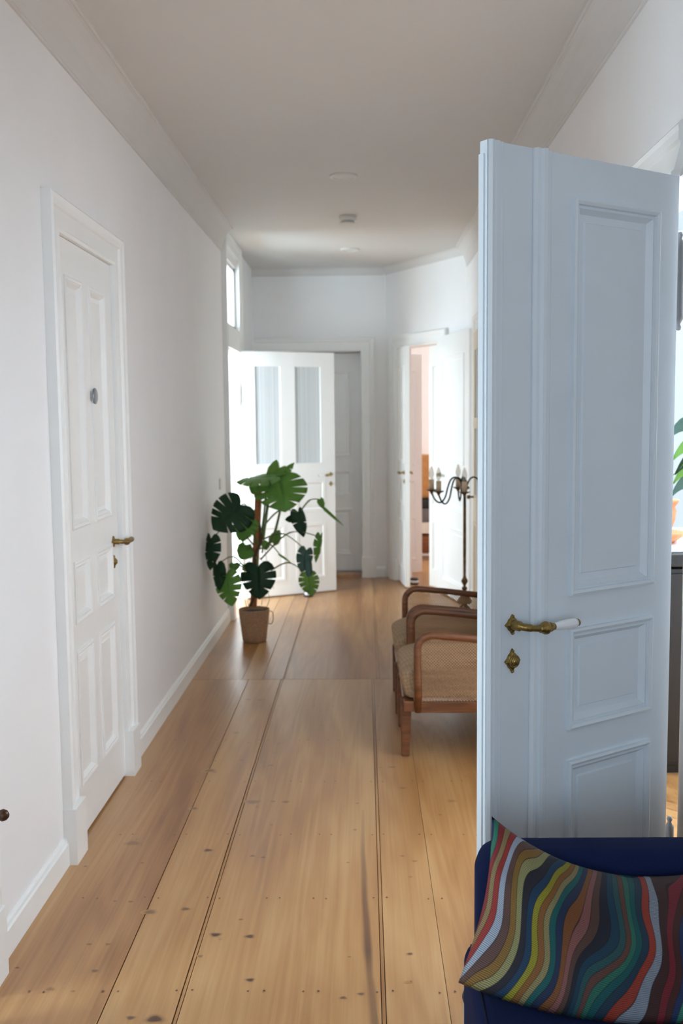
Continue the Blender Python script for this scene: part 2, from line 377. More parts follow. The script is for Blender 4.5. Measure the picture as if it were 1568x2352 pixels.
# floor boards, nails and knots are one floor
def make_floor():
    bm = bmesh.new(); bl = bm.loops.layers.float_color.new('board'); kl = bm.verts.layers.float.new('knot')
    rnd = random.Random(3)
    boards = []
    def board(x0, x1, y0, y1, g0, g1, ge=0.0):
        c = (rnd.random(), rnd.random(), 0, 1); boards.append((x0, x1, y0, y1, c))
        b = 0.0008
        X0, X1, Y0, Y1 = x0 + g0, x1 - g1, y0 + ge, y1 - ge
        vs = [bm.verts.new(p) for p in ((X0, Y0, -.03), (X1, Y0, -.03), (X1, Y1, -.03), (X0, Y1, -.03),
              (X0, Y0, -b), (X1, Y0, -b), (X1, Y1, -b), (X0, Y1, -b),
              (X0 + b, Y0 + b, 0), (X1 - b, Y0 + b, 0), (X1 - b, Y1 - b, 0), (X0 + b, Y1 - b, 0))]
        for q in ((0, 1, 5, 4), (1, 2, 6, 5), (2, 3, 7, 6), (3, 0, 4, 7), (4, 5, 9, 8), (5, 6, 10, 9), (6, 7, 11, 10), (7, 4, 8, 11), (8, 9, 10, 11)):
            f = bm.faces.new([vs[i] for i in q])
            for l in f.loops: l[bl] = c
    t, s, d = 0.0002, 0.0010, 0.0022
    near = [(-1.30, 0), (-.702, s * 1.6), (-.508, d * .8), (-.497, s), (.034, s), (.0455, s), (.212, s * .6), (.56, t), (.95, 0)]
    for (a, ga), (b, gb) in zip(near[:-1], near[1:]): board(a, b, -3.2, 5.82, ga, gb, 0.002)
    far = [(-1.30, 0), (-.742, s), (-.62, s), (-.496, d * .8), (-.488, s), (.066, s), (.078, s), (.45, t), (.95, 0)]
    for (a, ga), (b, gb) in zip(far[:-1], far[1:]): board(a, b, 5.82, 9.95, ga, gb, 0.002)
    xx = 0.95
    while xx < 2.9: board(xx, xx + .2, -3.2, 2.75, t, t); xx += .2
    def bc(x, y):
        for b in boards:
            if b[0] <= x <= b[1] and b[2] <= y <= b[3]: return b[4]
        return (.5, .5, 0, 1)
    zc = [0.0003]
    def patch(x, y, rx, ry, strength, ang=0.0, core=0.55):
        n = 16; c = bc(x, y); rings = []; zc[0] += 3e-6
        for fr, k in ((0.0, 1.0), (core, .9), (core + .2, .4), (1.0, 0.0)):
            ring = []
            for i in range(n if fr else 1):
                a = 2 * pi * i / n; wob = 1 + .12 * sin(3 * a + x * 40)
                px_, py_ = cos(a) * rx * fr * wob, sin(a) * ry * fr * wob
                v = bm.verts.new((x + px_ * cos(ang) - py_ * sin(ang), y + px_ * sin(ang) + py_ * cos(ang), zc[0])); v[kl] = k * strength; ring.append(v)
            rings.append(ring)
        for i in range(n):
            f = [bm.faces.new((rings[0][0], rings[1][i], rings[1][(i + 1) % n]))]
            for j in (1, 2): f.append(bm.faces.new((rings[j][i], rings[j + 1][i], rings[j + 1][(i + 1) % n], rings[j][(i + 1) % n])))
            for q in f:
                for l in q.loops: l[bl] = c
    knots = [(495, 2147, 12, .9), (573, 2151, 11, .95), (574, 2251, 10, .95), (553, 2112, 5, .7), (788, 2292, 8, .75), (829, 2283, 8, .75), (478, 1953, 10, .8), (580, 1966, 6, .7), (604, 1969, 5, .8),
             (481, 1770, 13, .6), (445, 1857, 8, .7), (300, 2338, 10, .8), (355, 2341, 20, .85), (426, 2088, 10, .7), (941, 2191, 7, .8), (941, 2255, 6, .6), (924, 1966, 5, .5), (952, 1978, 6, .5), (942, 2014, 5, .4),
             (627, 1841, 5, .6), (656, 1842, 8, .6), (580, 1842, 15, .5), (799, 1981, 4, .5), (802, 2198, 4, .5), (218, 2230, 8, .6), (205, 2169, 6, .6), (248, 2169, 6, .5), (300, 2071, 6, .6), (264, 2070, 4, .7), (196, 1990, 4, .7),
             (327, 1982, 4, .6), (40, 2223, 5, .8), (570, 1607, 6, .5), (597, 1608, 6, .5), (543, 1683, 7, .45), (622, 1758, 6, .5), (570, 1706, 4, .4), (820, 1845, 4, .5), (115, 2272, 10, .5), (168, 2277, 5, .5), (900, 1762, 8, .4), (1037, 1840, 10, .35), (925, 1810, 8, .4), (345, 2095, 14, .55), (305, 1937, 16, .45)]
    for x, y, r, s_ in knots:
        p = fl(x, y); k = r * p.y / FPX * 1.15
        patch(p.x, p.y, k * 1.35, k * .95, min(1, s_ * 1.15), core=.45)
    for i in range(70):
        x = rnd.uniform(-1.0, .8); y = rnd.uniform(2.3, 9.3); k = rnd.uniform(.003, .010)
        patch(x, y, k * 1.2, k, rnd.uniform(.25, .6))
    # the long resin streak in the board left of the double seam
    line = [(834, 1860, 3, .15), (833, 1960, 5, .45), (836, 2010, 6, .5), (837, 2060, 6, .6), (842, 2130, 7, .65), (845, 2185, 9, .8), (849, 2240, 7, .5), (856, 2300, 9, .5), (862, 2352, 12, .5), (868, 2420, 14, .5)]
    vs = []
    for x, y, wd, s_ in line:
        p = fl(x, y); k = wd * p.y / FPX; row = []
        for o_, f_ in ((-1.6, 0), (-.5, 1), (.5, 1), (1.6, 0)):
            v = bm.verts.new((min(p.x + o_ * k, .029), p.y, .0002)); v[kl] = min(.85, s_ * 1.1) * f_; row.append(v)
        vs.append(row)
    cc = bc(0, 3)
    for i in range(len(vs) - 1):
        for j in range(3):
            f = bm.faces.new((vs[i][j], vs[i][j + 1], vs[i + 1][j + 1], vs[i + 1][j]))
            for l in f.loops: l[bl] = cc
    nails = [2.03, 2.567, 3.097, 3.592, 4.139, 4.69, 5.261]
    for y in nails:
        for sx in (-.905, -.702, -.50, -.306, -.158, .042, .214, .382, .56, .74):
            for dx in (-.022, .022):
                patch(sx + dx + rnd.uniform(-.004, .004), y + rnd.uniform(-.006, .006), .0042, .0055, .98, core=.6)
    for y in (5.9, 6.5, 7.1, 7.7, 8.3):
        for sx in (-.93, -.742, -.492, -.30, -.11, .07, .26):
            for dx in (-.022, .022): patch(sx + dx, y, .004, .005, .9)
    box(bm, -1.30, 2.95, -3.2, 9.95, -.08, -.006, 1)
    return struct('floor', bm, [M['pine'], M['shadow']])
make_floor()

def parquet(name, x0, x1, y0, y1, rot=0.0, loc=(0, 0, 0)):
    bm = bmesh.new(); bl = bm.loops.layers.float_color.new('board'); rnd = random.Random(5)
    wv, ln = .07, .35
    n = 0
    box(bm, x0, x1, y0, y1, -.08, -.0006)
    for f in bm.faces:
        for l in f.loops: l[bl] = (.4, .5, 0, 1)
    # herringbone of short staves
    step = wv * math.sqrt(2)
    i = -40
    for a in range(-30, 60):
        for b in range(-30, 60):
            for kx in (0, 1):
                ox = x0 + a * ln / math.sqrt(2) * 1.0; oy = y0 + b * step
                ang = pi / 4 if kx == 0 else -pi / 4
                cx = ox + (ln / math.sqrt(2)) * .5 * (0 if kx == 0 else 1); cy = oy
                if not (x0 < cx < x1 and y0 < cy < y1) or a % 2: continue
                c = (rnd.random(), rnd.random(), 0, 1); u = Vector((cos(ang), sin(ang), 0)); v_ = Vector((-sin(ang), cos(ang), 0)); ce = Vector((cx, cy, 0))
                q = [ce + u * (s1 * ln / 2) + v_ * (s2 * (wv / 2 - .0006)) for s1, s2 in ((-1, -1), (1, -1), (1, 1), (-1, 1))]
                q = [Vector((min(max(p.x, x0), x1), min(max(p.y, y0), y1), 0.0005 * kx)) for p in q]
                f = bm.faces.new([bm.verts.new(p) for p in q])
                for l in f.loops: l[bl] = c
    o = struct(name, bm, M['oak'], loc=loc); o.rotation_euler = (0, 0, rot); return o
parquet('floor', 1.02, 3.4, 2.84, 4.64)

def bx_struct(name, boxes, m, label=None):
    bm = bmesh.new()
    for b in boxes: box(bm, *b)
    return struct(name, bm, m, label=label)
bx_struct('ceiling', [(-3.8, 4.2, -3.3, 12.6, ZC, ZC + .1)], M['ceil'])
# left wall with its doorway and transom near the far end
D1a, D1b = 3.46, 4.21       # door 1, left wall
OPa, OPb, OPz = 7.68, 8.46, 2.10
bx_struct('wall_left', [(XL - .16, XL, -3.2, 1.65, 0, ZC), (XL - .16, XL, 1.65, 2.53, 2.195, ZC), (XL - .16, XL, 2.53, D1a, 0, ZC), (XL - .16, XL - .06, D1a, D1b, 0, 2.20), (XL - .16, XL, D1a, D1b, 2.20, ZC), (XL - .16, XL, D1b, OPa, 0, ZC),
                        (XL - .16, XL, OPa, OPb, OPz, 2.29), (XL - .16, XL, OPa, OPb, 2.80, ZC), (XL - .16, XL, OPb, 9.80, 0, ZC)], M['wall'])
EX0, EX1, EZ = -.98, -.03, 2.19
bx_struct('wall_end', [(XL - .16, EX0, 9.66, 9.95, 0, ZC), (EX1, P0.x + .08, 9.66, 9.95, 0, ZC), (EX0, EX1, 9.66, 9.95, EZ, ZC), (EX0, EX1, 9.88, 9.95, 0, EZ)], M['wall'])
RYa, RYb, RZ = 2.83, 4.22, 2.20
bx_struct('wall_right', [(XR, XR + .15, RYb, 8.52, 0, ZC), (XR, XR + .15, 2.83, RYb, RZ, ZC)], M['wall'])
bx_struct('wall_near_right', [(.95, 3.5, 2.70, 2.83, 0, RZ), (XR, 3.5, 2.70, 2.83, RZ, ZC)], M['wall'])
bx_struct('wall_back', [(XL - .16, -.95, -3.2, -3.05, 0, ZC), (.85, 2.95, -3.2, -3.05, 0, ZC), (-.95, .85, -3.2, -3.05, 0, .95), (-.95, .85, -3.2, -3.05, 2.55, ZC)], M['wall'])
bx_struct('wall_near_side', [(2.8, 2.95, -3.05, 2.70, 0, ZC)], M['wall'])
# slanting corner wall
def dbox(bm, u0, u1, n0, n1, z0, z1, mi=0):
    v = []
    for u in (u0, u1):
        for n in (n0, n1):
            for z in (z0, z1): v.append(bm.verts.new(P0 + DU * u + DN * n + Vector((0, 0, z))))
    for f in ((0, 1, 3, 2), (4, 6, 7, 5), (0, 4, 5, 1), (2, 3, 7, 6), (0, 2, 6, 4), (1, 5, 7, 3)): bm.faces.new([v[i] for i in f]).material_index = mi
CU0, CU1, CZ = .26, .97, 2.20
bm = bmesh.new(); dbox(bm, -.05, CU0, 0, .14, 0, ZC); dbox(bm, CU1, DLEN + .12, 0, .14, 0, ZC); dbox(bm, CU0, CU1, 0, .14, CZ, ZC)
struct('wall_corner', bm, M['wall'])
# corner room
bm = bmesh.new(); dbox(bm, -1.3, 2.6, .14, 3.3, -.08, -.004); struct('floor', bm, M['oak'])
bm = bmesh.new()
dbox(bm, -1.4, -1.25, .14, 3.3, 0, ZC); dbox(bm, 2.5, 2.65, .14, 3.3, 0, ZC)
dbox(bm, -1.4, 2.65, 3.3, 3.4, 0, .8); dbox(bm, -1.4, 2.65, 3.3, 3.4, 2.5, ZC); dbox(bm, -1.4, -1.15, 3.3, 3.4, .8, 2.5); dbox(bm, .15, 2.65, 3.3, 3.4, .8, 2.5)
dbox(bm, -1.4, -.0, .0, .14, 0, ZC)
dbox(bm, 1.4, 2.6, .0, .14, 0, ZC)
struct('wall_corner_room', bm, M['pink'])
# far left room
bx_struct('floor', [(-3.6, XL - .16, 5.8, 9.8, -.08, 0), (-3.1, XL - .16, .6, 3.2, -.08, 0), (XL - .16, XL, 1.65, 2.53, -.03, 0.002), (XL - .16, XL, OPa, OPb, -.03, 0.002)], M['oak'])
bx_struct('wall_far_room', [(-3.7, -3.1, 5.7, 5.8, 0, ZC), (-1.6, XL - .16, 5.7, 5.8, 0, ZC), (-3.1, -1.6, 5.7, 5.8, 0, .8), (-3.1, -1.6, 5.7, 5.8, 2.6, ZC), (-3.7, XL - .16, 9.8, 9.9, 0, ZC), (-3.7, -3.55, 5.8, 6.2, 0, ZC), (-3.7, -3.55, 8.2, 9.8, 0, ZC), (-3.7, -3.55, 6.2, 8.2, 0, .5), (-3.7, -3.55, 6.2, 8.2, 2.6, ZC)], M['farwall'])
bx_struct('wall_near_left_room', [(-3.1, XL - .16, .5, .6, 0, ZC), (-3.1, XL - .16, 3.2, 3.3, 0, ZC), (-3.1, -3.0, .6, .8, 0, ZC), (-3.1, -3.0, 2.2, 3.2, 0, ZC), (-3.1, -3.0, .8, 2.2, 0, .45), (-3.1, -3.0, .8, 2.2, 1.75, ZC)], M['wall'])
# right side room
bx_struct('wall_side_room', [(1.02, 1.15, 4.64, 4.72, 0, ZC), (2.75, 3.5, 4.64, 4.72, 0, ZC), (1.15, 2.75, 4.64, 4.72, 0, .95), (1.15, 2.75, 4.64, 4.72, 2.75, ZC), (3.4, 3.5, 2.83, 4.64, 0, ZC)], M['wall'])
bx_struct('floor', [(XR + .0, 1.02, RYa, RYb, -.03, 0.003)], M['pine'])

# windows: frame and panes
def window(name, c, du, w_, z0, z1, bars=1, label=None):
    c = Vector(c); du = Vector(du).normalized(); dn = Vector((-du.y, du.x, 0))
    def b(bm, u0, u1, n0, n1, a, b_):
        v = [bm.verts.new(c + du * u + dn * n + Vector((0, 0, z))) for u in (u0, u1) for n in (n0, n1) for z in (a, b_)]
        for f in ((0, 1, 3, 2), (4, 6, 7, 5), (0, 4, 5, 1), (2, 3, 7, 6), (0, 2, 6, 4), (1, 5, 7, 3)): bm.faces.new([v[i] for i in f])
    bm = bmesh.new(); h = w_ / 2
    b(bm, -h, -h + .07, -.03, .03, z0, z1); b(bm, h - .07, h, -.03, .03, z0, z1); b(bm, -h, h, -.03, .03, z0, z0 + .07); b(bm, -h, h, -.03, .03, z1 - .07, z1)
    for k in range(bars):
        u = -h + w_ * (k + 1) / (bars + 1); b(bm, u - .035, u + .035, -.03, .03, z0 + .07, z1 - .07)
    f = struct(name, bm, M['white'], label=label)
    for k in range(bars + 1):
        bm = bmesh.new(); u0 = -h + w_ * k / (bars + 1) + .035; u1 = -h + w_ * (k + 1) / (bars + 1) - .035
        b(bm, u0, u1, -.003, .003, z0 + .07, z1 - .07); obj('pane', bm, M['glass'], f)
    return f
window('window_1', (1.95, 4.68, 0), (1, 0, 0), 1.6, .95, 2.75, 1)
window('window_2', (-3.58, 7.2, 0), (0, 1, 0), 2.0, .5, 2.6, 2)
window('window_3', P0 - DU * .50 + DN * 3.35, DU, 1.3, .8, 2.5, 1)
window('window_7', (-2.35, 5.75, 0), (1, 0, 0), 1.5, .8, 2.6, 1)  # unseen window, added to let in the end wall fill
window('window_6', (-3.05, 1.5, 0), (0, 1, 0), 1.4, .45, 1.75, 1)  # unseen window, set low so its light misses the upper right wall
window('window_4', (-.05, -3.12, 0), (1, 0, 0), 1.8, .95, 2.55, 1)
# transom over the far left doorway
bm = bmesh.new(); y0, y1, z0, z1 = OPa + .0, OPb - .0, 2.29, 2.80
box(bm, XL - .06, XL - .02, y0, y0 + .06, z0, z1); box(bm, XL - .06, XL - .02, y1 - .05, y1, z0, z1); box(bm, XL - .06, XL - .02, y0, y1, z0, z0 + .03); box(bm, XL - .06, XL - .02, y0, y1, z1 - .03, z1)
tw = struct('window_5', bm, M['white'], label='small transom window above the far left doorway')
bm = bmesh.new(); box(bm, XL - .045, XL - .035, y0 + .06, y1 - .05, z0 + .03, z1 - .03); obj('pane', bm, M['glass'], tw)

# crown mouldings
crown = [(0, 0), (0, -.17), (.008, -.17), (.012, -.163), (.009, -.155), (.016, -.12), (.030, -.080), (.050, -.042), (.070, -.018), (.080, -.012), (.086, -.012), (.092, -.006), (.092, 0)]
def crown_run(name, p, q, inward):
    p, q, n = Vector(p), Vector(q), Vector(inward)
    bm = bmesh.new(); extrude_profile(bm, crown, [lambda a, b, s=s: s + n * a + Vector((0, 0, ZC + b)) for s in (p, q)])
    struct(name, bm, M['ceil'])
crown_run('trim_1', (XL, -3, 0), (XL, 7.57, 0), (1, 0, 0))
crown_run('trim_2', (XR, 2.70, 0), (XR, 8.5, 0), (-1, 0, 0))
crown = [(a * .4, b * .4) for a, b in crown]
crown_run('trim_3', (XL, 9.66, 0), (.2, 9.66, 0), (0, -1, 0))
crown_run('trim_4', P0, P1, -DN)

# baseboards
sk = [(0, 0), (.018, 0), (.018, .080), (.012, .084), (.010, .094), (.004, .099), (0, .100)]
def skirt(name, p, q, inward):
    p, q, n = Vector(p), Vector(q), Vector(inward)
    bm = bmesh.new(); extrude_profile(bm, sk, [lambda a, b, s=s: s + n * a + Vector((0, 0, b)) for s in (p, q)])
    struct(name, bm, M['white'])
skirt('baseboard_left', (XL, 2.655, 0), (XL, D1a - .12, 0), (1, 0, 0))
skirt('baseboard_left', (XL, D1b + .12, 0), (XL, 7.57, 0), (1, 0, 0))
skirt('baseboard_left', (XL, 8.58, 0), (XL, 9.66, 0), (1, 0, 0))
skirt('baseboard_right', (XR, RYb + .12, 0), (XR, 6.75, 0), (-1, 0, 0))
skirt('baseboard_end', (.11, 9.66, 0), (.2, 9.66, 0), (0, -1, 0))

# door casings: profile across the board (a = along the wall away from the opening, b = proud of the wall)
cas = [(0, 0), (0, .022), (.012, .026), (.018, .020), (.075, .020), (.082, .030), (.10, .034), (.112, .040), (.12, .034), (.12, 0)]
def casing(name, o, du, nn, u0, u1, z1, plinth=.20, sides=(1, 1), cap=True, wd=1.0):
    """o: wall origin, du: along the wall, nn: out of the wall; opening u0..u1, height z1"""
    o, du, nn = Vector(o), Vector(du), Vector(nn); bm = bmesh.new(); Z = Vector((0, 0, 1))
    pr = [(a * wd, b) for a, b in cas]
    if sides[0]: extrude_profile(bm, pr, [lambda a, b: o + du * (u0 - a) + nn * b, lambda a, b: o + du * (u0 - a) + nn * b + Z * (z1 + a)])
    if sides[1]: extrude_profile(bm, pr, [lambda a, b: o + du * (u1 + a) + nn * b, lambda a, b: o + du * (u1 + a) + nn * b + Z * (z1 + a)])
    extrude_profile(bm, pr, [lambda a, b: o + du * (u0 - a) + nn * b + Z * (z1 + a), lambda a, b: o + du * (u1 + a) + nn * b + Z * (z1 + a)])
    def b3(ua, ub, na, nb, za, zb):
        v = [bm.verts.new(o + du * u + nn * n + Z * z) for u in (ua, ub) for n in (na, nb) for z in (za, zb)]
        for f in ((0, 1, 3, 2), (4, 6, 7, 5), (0, 4, 5, 1), (2, 3, 7, 6), (0, 2, 6, 4), (1, 5, 7, 3)): bm.faces.new([v[i] for i in f])
    e = .006
    if plinth:
        if sides[0]: b3(u0 - .12 * wd - e, u0 + .003, -.004, .046, 0, plinth)
        if sides[1]: b3(u1 - .003, u1 + .12 * wd + e, -.004, .046, 0, plinth)
    return struct(name, bm, M['white'])
casing('trim_5', (XL, 0, 0), (0, 1, 0), (1, 0, 0), D1a, D1b, 2.195)
casing('trim_6', (XL, 0, 0), (0, 1, 0), (1, 0, 0), 1.65, 2.53, 2.195)
casing('trim_7', (XL, 0, 0), (0, 1, 0), (1, 0, 0), OPa, OPb, 2.87, sides=(1, 1), wd=.85)
casing('trim_8', (0, 9.66, 0), (1, 0, 0), (0, -1, 0), EX0, EX1, EZ, wd=1.1)
casing('trim_9', P0, DU, -DN, CU0, CU1, CZ, wd=.95)
casing('trim_10', (XR, 0, 0), (0, 1, 0), (-1, 0, 0), RYa, RYb, RZ, sides=(0, 1))
casing('trim_11', (XR, 0, 0), (0, 1, 0), (-1, 0, 0), 6.9, 7.62, 2.2)
# rounded post of the near jamb, and the bar between door and transom
bm = bmesh.new(); tube(bm, [(.926, 2.80, 0), (.926, 2.80, RZ)], .030, 20); box(bm, .926, 1.0, 2.70, 2.83, 0, RZ); struct('trim_12', bm, M['white'], True)
bx_struct('trim_13', [(XL - .02, XL + .02, OPa, OPb, 2.11, 2.28)], M['white'])
bx_struct('trim_14', [(EX0, EX1, 9.62, 9.80, 0, .032)], M['pine'], label='pale wooden threshold under the end door')

# ------------------------------------------------------------------ doors
def panel_leaf(w_, h_, th, panels, extra=None, glazed=(), raise_=.008):
    """leaf in local x (0..w), z (0..h); y=0 is the front face, +y the thickness."""
    bm = bmesh.new()
    rects = list(panels) + list(glazed)
    xs = sorted({0, w_} | {r[0] for r in rects} | {r[1] for r in rects}); zs = sorted({0, h_} | {r[2] for r in rects} | {r[3] for r in rects})
    def inside(x, z): return any(r[0] < x < r[1] and r[2] < z < r[3] for r in rects)
    for side, sg in ((0.0, -1), (th, 1)):
        for i in range(len(xs) - 1):
            for j in range(len(zs) - 1):
                if inside((xs[i] + xs[i + 1]) / 2, (zs[j] + zs[j + 1]) / 2): continue
                bm.faces.new([bm.verts.new((x, side, z)) for x, z in ((xs[i], zs[j]), (xs[i + 1], zs[j]), (xs[i + 1], zs[j + 1]), (xs[i], zs[j + 1]))])
        for r in panels:
            dk = .35 if raise_ < .0045 else 1.0; k = min((r[1] - r[0]), (r[3] - r[2])); u = min(1.0, k / .2)
            prof = [(0, 0), (0, raise_), (.006, raise_ * 1.25), (.013, raise_ * .9), (.015, .002), (.022, .004), (.03, -.006 * dk), (.034, -.011 * dk), (.048 * u + .004, -.0115 * dk), (.051 * u + .004, -.0065 * dk)]
            prof = [(a * u, b) for a, b in prof]
            loops = [[bm.verts.new((x, side + sg * b, z)) for x, z in ((r[0] + a, r[2] + a), (r[1] - a, r[2] + a), (r[1] - a, r[3] - a), (r[0] + a, r[3] - a))] for a, b in prof]
            for a, b in zip(loops[:-1], loops[1:]):
                for q in range(4): bm.faces.new((a[q], a[(q + 1) % 4], b[(q + 1) % 4], b[q]))
            bm.faces.new(loops[-1])
    for r in glazed:
        a = [bm.verts.new((x, 0, z)) for x, z in ((r[0], r[2]), (r[1], r[2]), (r[1], r[3]), (r[0], r[3]))]
        b = [bm.verts.new((x, th, z)) for x, z in ((r[0], r[2]), (r[1], r[2]), (r[1], r[3]), (r[0], r[3]))]
        for q in range(4): bm.faces.new((a[q], a[(q + 1) % 4], b[(q + 1) % 4], b[q]))
    a = [bm.verts.new((x, 0, z)) for x, z in ((0, 0), (w_, 0), (w_, h_), (0, h_))]; b = [bm.verts.new((x, th, z)) for x, z in ((0, 0), (w_, 0), (w_, h_), (0, h_))]
    for q in range(4): bm.faces.new((a[q], a[(q + 1) % 4], b[(q + 1) % 4], b[q]))
    if extra: extra(bm)
    bmesh.ops.remove_doubles(bm, verts=bm.verts, dist=1e-5)
    return bm
def place(o, loc, ang):
    o.location = loc; o.rotation_euler = (0, 0, ang)
def rosette(bm, cx, cz, y, sx, sz, yt=.004):
    """four-pointed aged-brass plate on the front face (toward -y)"""
    n = 32; ring = []; mid = []
    for k in range(n):
        a = 2 * pi * k / n
        r = 1.0 / (abs(cos(a)) ** .98 + abs(sin(a)) ** .98) ** (1 / .98)
        r = r + .035 * cos(8 * a)
        ring.append((cos(a) * r * sx, sin(a) * r * sz))
    A = [bm.verts.new((cx + x, y, cz + z)) for x, z in ring]; B = [bm.verts.new((cx + x, y - yt, cz + z)) for x, z in ring]
    C_ = [bm.verts.new((cx + x * .62, y - yt * 2.2, cz + z * .62)) for x, z in ring]
    for k in range(n):
        j = (k + 1) % n
        bm.faces.new((A[k], A[j], B[j], B[k])); bm.faces.new((B[k], B[j], C_[j], C_[k]))
    bm.faces.new(C_)
    for sx_, sz_ in ((1, 0), (-1, 0), (0, 1), (0, -1)):
        bmesh.ops.create_uvsphere(bm, u_segments=8, v_segments=6, radius=.0035, matrix=Matrix.Translation((cx + sx_ * sx * .84, y - yt * 1.3, cz + sz_ * sz * .84)))
def handle_set(door, cx, cz, direction, scale=1.0, y=0.0, mir=1, grip='porcelain', esc=.088, back=None):
    """lever with rosette and key escutcheon on face y (mir=+1: face toward -y)"""
    def Tm(p): return Vector((cx + p[0] * direction * scale, y - p[1] * mir * scale, cz + p[2] * scale))
    bm = bmesh.new(); rosette(bm, 0, 0, 0, .022, .0235)
    tube(bm, smooth_pts([(0, 0, 0), (0, -.02, 0), (.008, -.036, -.002), (.03, -.044, -.006), (.05, -.047, -.008)], 5), [.012] * 8 + [.009] * 6 + [.0075] * 7, 12)
    lathe(bm, [(.006, .042), (.010, .045), (.0095, .050), (.013, .054), (.0155, .060), (.0155, .066), (.012, .071), (.010, .073), (.0115, .078), (.009, .083), (.0085, .09)], 16, (0, -.047, -.008), 'x')
    for v in bm.verts: v.co = Tm((v.co.x, -v.co.y, v.co.z))
    h = obj('handle', bm, M['brass'], door, True)
    bm = bmesh.new(); lathe(bm, [(.0075, .086), (.0085, .092), (.011, .11), (.0125, .135), (.0122, .155), (.0105, .162), (.0, .163)], 18, (0, -.047, -.008), 'x')
    for v in bm.verts: v.co = Tm((v.co.x, -v.co.y, v.co.z))
    g = obj('grip', bm, M[grip], h, True); g['label'] = 'white porcelain grip' if grip == 'porcelain' else 'brass grip'
    bm = bmesh.new(); lathe(bm, [(.009, .161), (.0095, .164), (.009, .169), (.005, .174), (0, .176)], 14, (0, -.047, -.008), 'x')
    for v in bm.verts: v.co = Tm((v.co.x, -v.co.y, v.co.z))
    obj('grip_cap', bm, M['brass'], h, True)
    if esc:
        bm = bmesh.new(); rosette(bm, 0, -esc / scale, 0, .0225, .0285)
        lathe(bm, [(.015, .0), (.0155, -.010), (.013, -.012), (.012, -.010), (.009, -.013), (.0085, -.016), (0, -.0165)], 18, (.002, 0, -esc / scale), 'y')
        for v in bm.verts: v.co = Tm((v.co.x, -v.co.y, v.co.z))
        obj('escutcheon', bm, M['brass'], door, True)
    return h
def hinge(door, x, z, y, r=.011, h_=.20, m=None):
    bm = bmesh.new()
    lathe(bm, [(0, -h_ / 2 - .028), (r * .45, -h_ / 2 - .026), (r * .65, -h_ / 2 - .018), (r * .4, -h_ / 2 - .010), (r * .8, -h_ / 2), (r, -h_ / 2 + .004), (r, -.002), (r * .85, 0), (r, .002), (r, h_ / 2 - .004), (r * .8, h_ / 2), (r * .4, h_ / 2 + .010), (r * .65, h_ / 2 + .018), (r * .45, h_ / 2 + .026), (0, h_ / 2 + .028)], 14, (x, y, z))
    return obj('hinge', bm, m or M['white'], door, True)

# door_1: closed six-panel door on the left wall.  local x runs toward the camera side -> away
def six(w_, h_):
    c = [(.085 * w_ / .75, .305 * w_ / .75), (.40 * w_ / .75, .64 * w_ / .75)]
    rows = [(.19, .70), (.80, 1.03), (1.145, 2.055)]
    return [(a, b, z0, z1) for a, b in c for z0, z1 in rows]
W1 = D1b - D1a - .006
d1 = struct('door_1', panel_leaf(W1, 2.183, .04, six(W1, 2.183), raise_=.006), M['white'], label='closed white six-panel door on the left wall')
place(d1, (XL + .004, D1a + .003, .010), R(90))
d1.scale = (1, 1, 1)
# local -y must face +x of the hall: rotating +90 about z maps -y to +x
handle_set(d1, .655, 1.035, 1, .95, 0, 1, 'brass', .085)
hinge(d1, -.004, 1.88, -.012, .010, .20); hinge(d1, -.004, .33, -.012, .010, .20)
# small round badge on door 1
bm = bmesh.new(); lathe(bm, [(0, 0), (.031, 0), (.031, .004), (.027, .006), (.0, .006)], 28, (0, 0, 0), 'x')
bd = obj('round_sign', bm, M['silver'], None, True); bd.location = (XL + .013, 3.875, 1.645)
tag(bd, 'small round silver-grey badge stuck on the upper left door', 'sign')
# strike strip
d2 = struct('door_2', panel_leaf(.874, 2.175, .04, six(.874, 2.175)), M['white']); place(d2, (XL - .165, 1.653, .01), R(172))

# big leaf in the foreground, swung open toward the camera
LA = Vector((.294, 2.423, 0)); LB = Vector((.868, 2.821, 0)); lw = (LB - LA).length; lang = math.atan2(LB.y - LA.y, LB.x - LA.x)
def leaf_extra(bm):
    zt = 2.18
    def ver(x0, x1, prof):
        n = len(prof)
        extrude_profile(bm, [(x0, .001)] + prof + [(x1, .001)], [lambda a, b: (a, -b, 0), lambda a, b: (a, -b, zt)])
    ver(.0, .052, [(.0, .006), (.008, .012), (.014, .012), (.018, .007), (.024, .009), (.034, .009), (.038, .004), (.048, .005), (.052, .001)])
    ver(.148, .212, [(.148, .006), (.153, .014), (.160, .016), (.166, .010), (.172, .017), (.182, .019), (.188, .011), (.192, .007), (.205, .007), (.209, .004), (.212, .001)])
    box(bm, .0, .018, -.006, .0, 0, zt)      # rebate lip on the meeting edge
lp = [(.286, .612, 1.082 - .02, 2.096 - .02), (.286, .612, .722 - .02, .993 - .02), (.286, .612, .16, .636 - .02)]
bl_ = panel_leaf(lw, 2.18, .024, lp, leaf_extra, raise_=.012)
d6 = struct('door_6', bl_, M['leafpaint'], label='tall pale blue-grey panelled door leaf standing open behind the blue sofa')
place(d6, (LA.x, LA.y, .02), lang)
bm = bmesh.new(); box(bm, -.004, .0, .008, .025, 0.0, 2.15); obj('rebate', bm, M['leafpaint'], d6)
handle_set(d6, .088, 1.010, 1, 1.08, 0, 1, 'porcelain', .093)
handle_set(d6, .034, 1.010, 1, 1.0, .024, -1, 'brass', .093)
hinge(d6, lw + .024, 1.90, .012, .013, .215, M['hinge']); hinge(d6, lw + .032, .222, .012, .013, .215, M['hinge'])

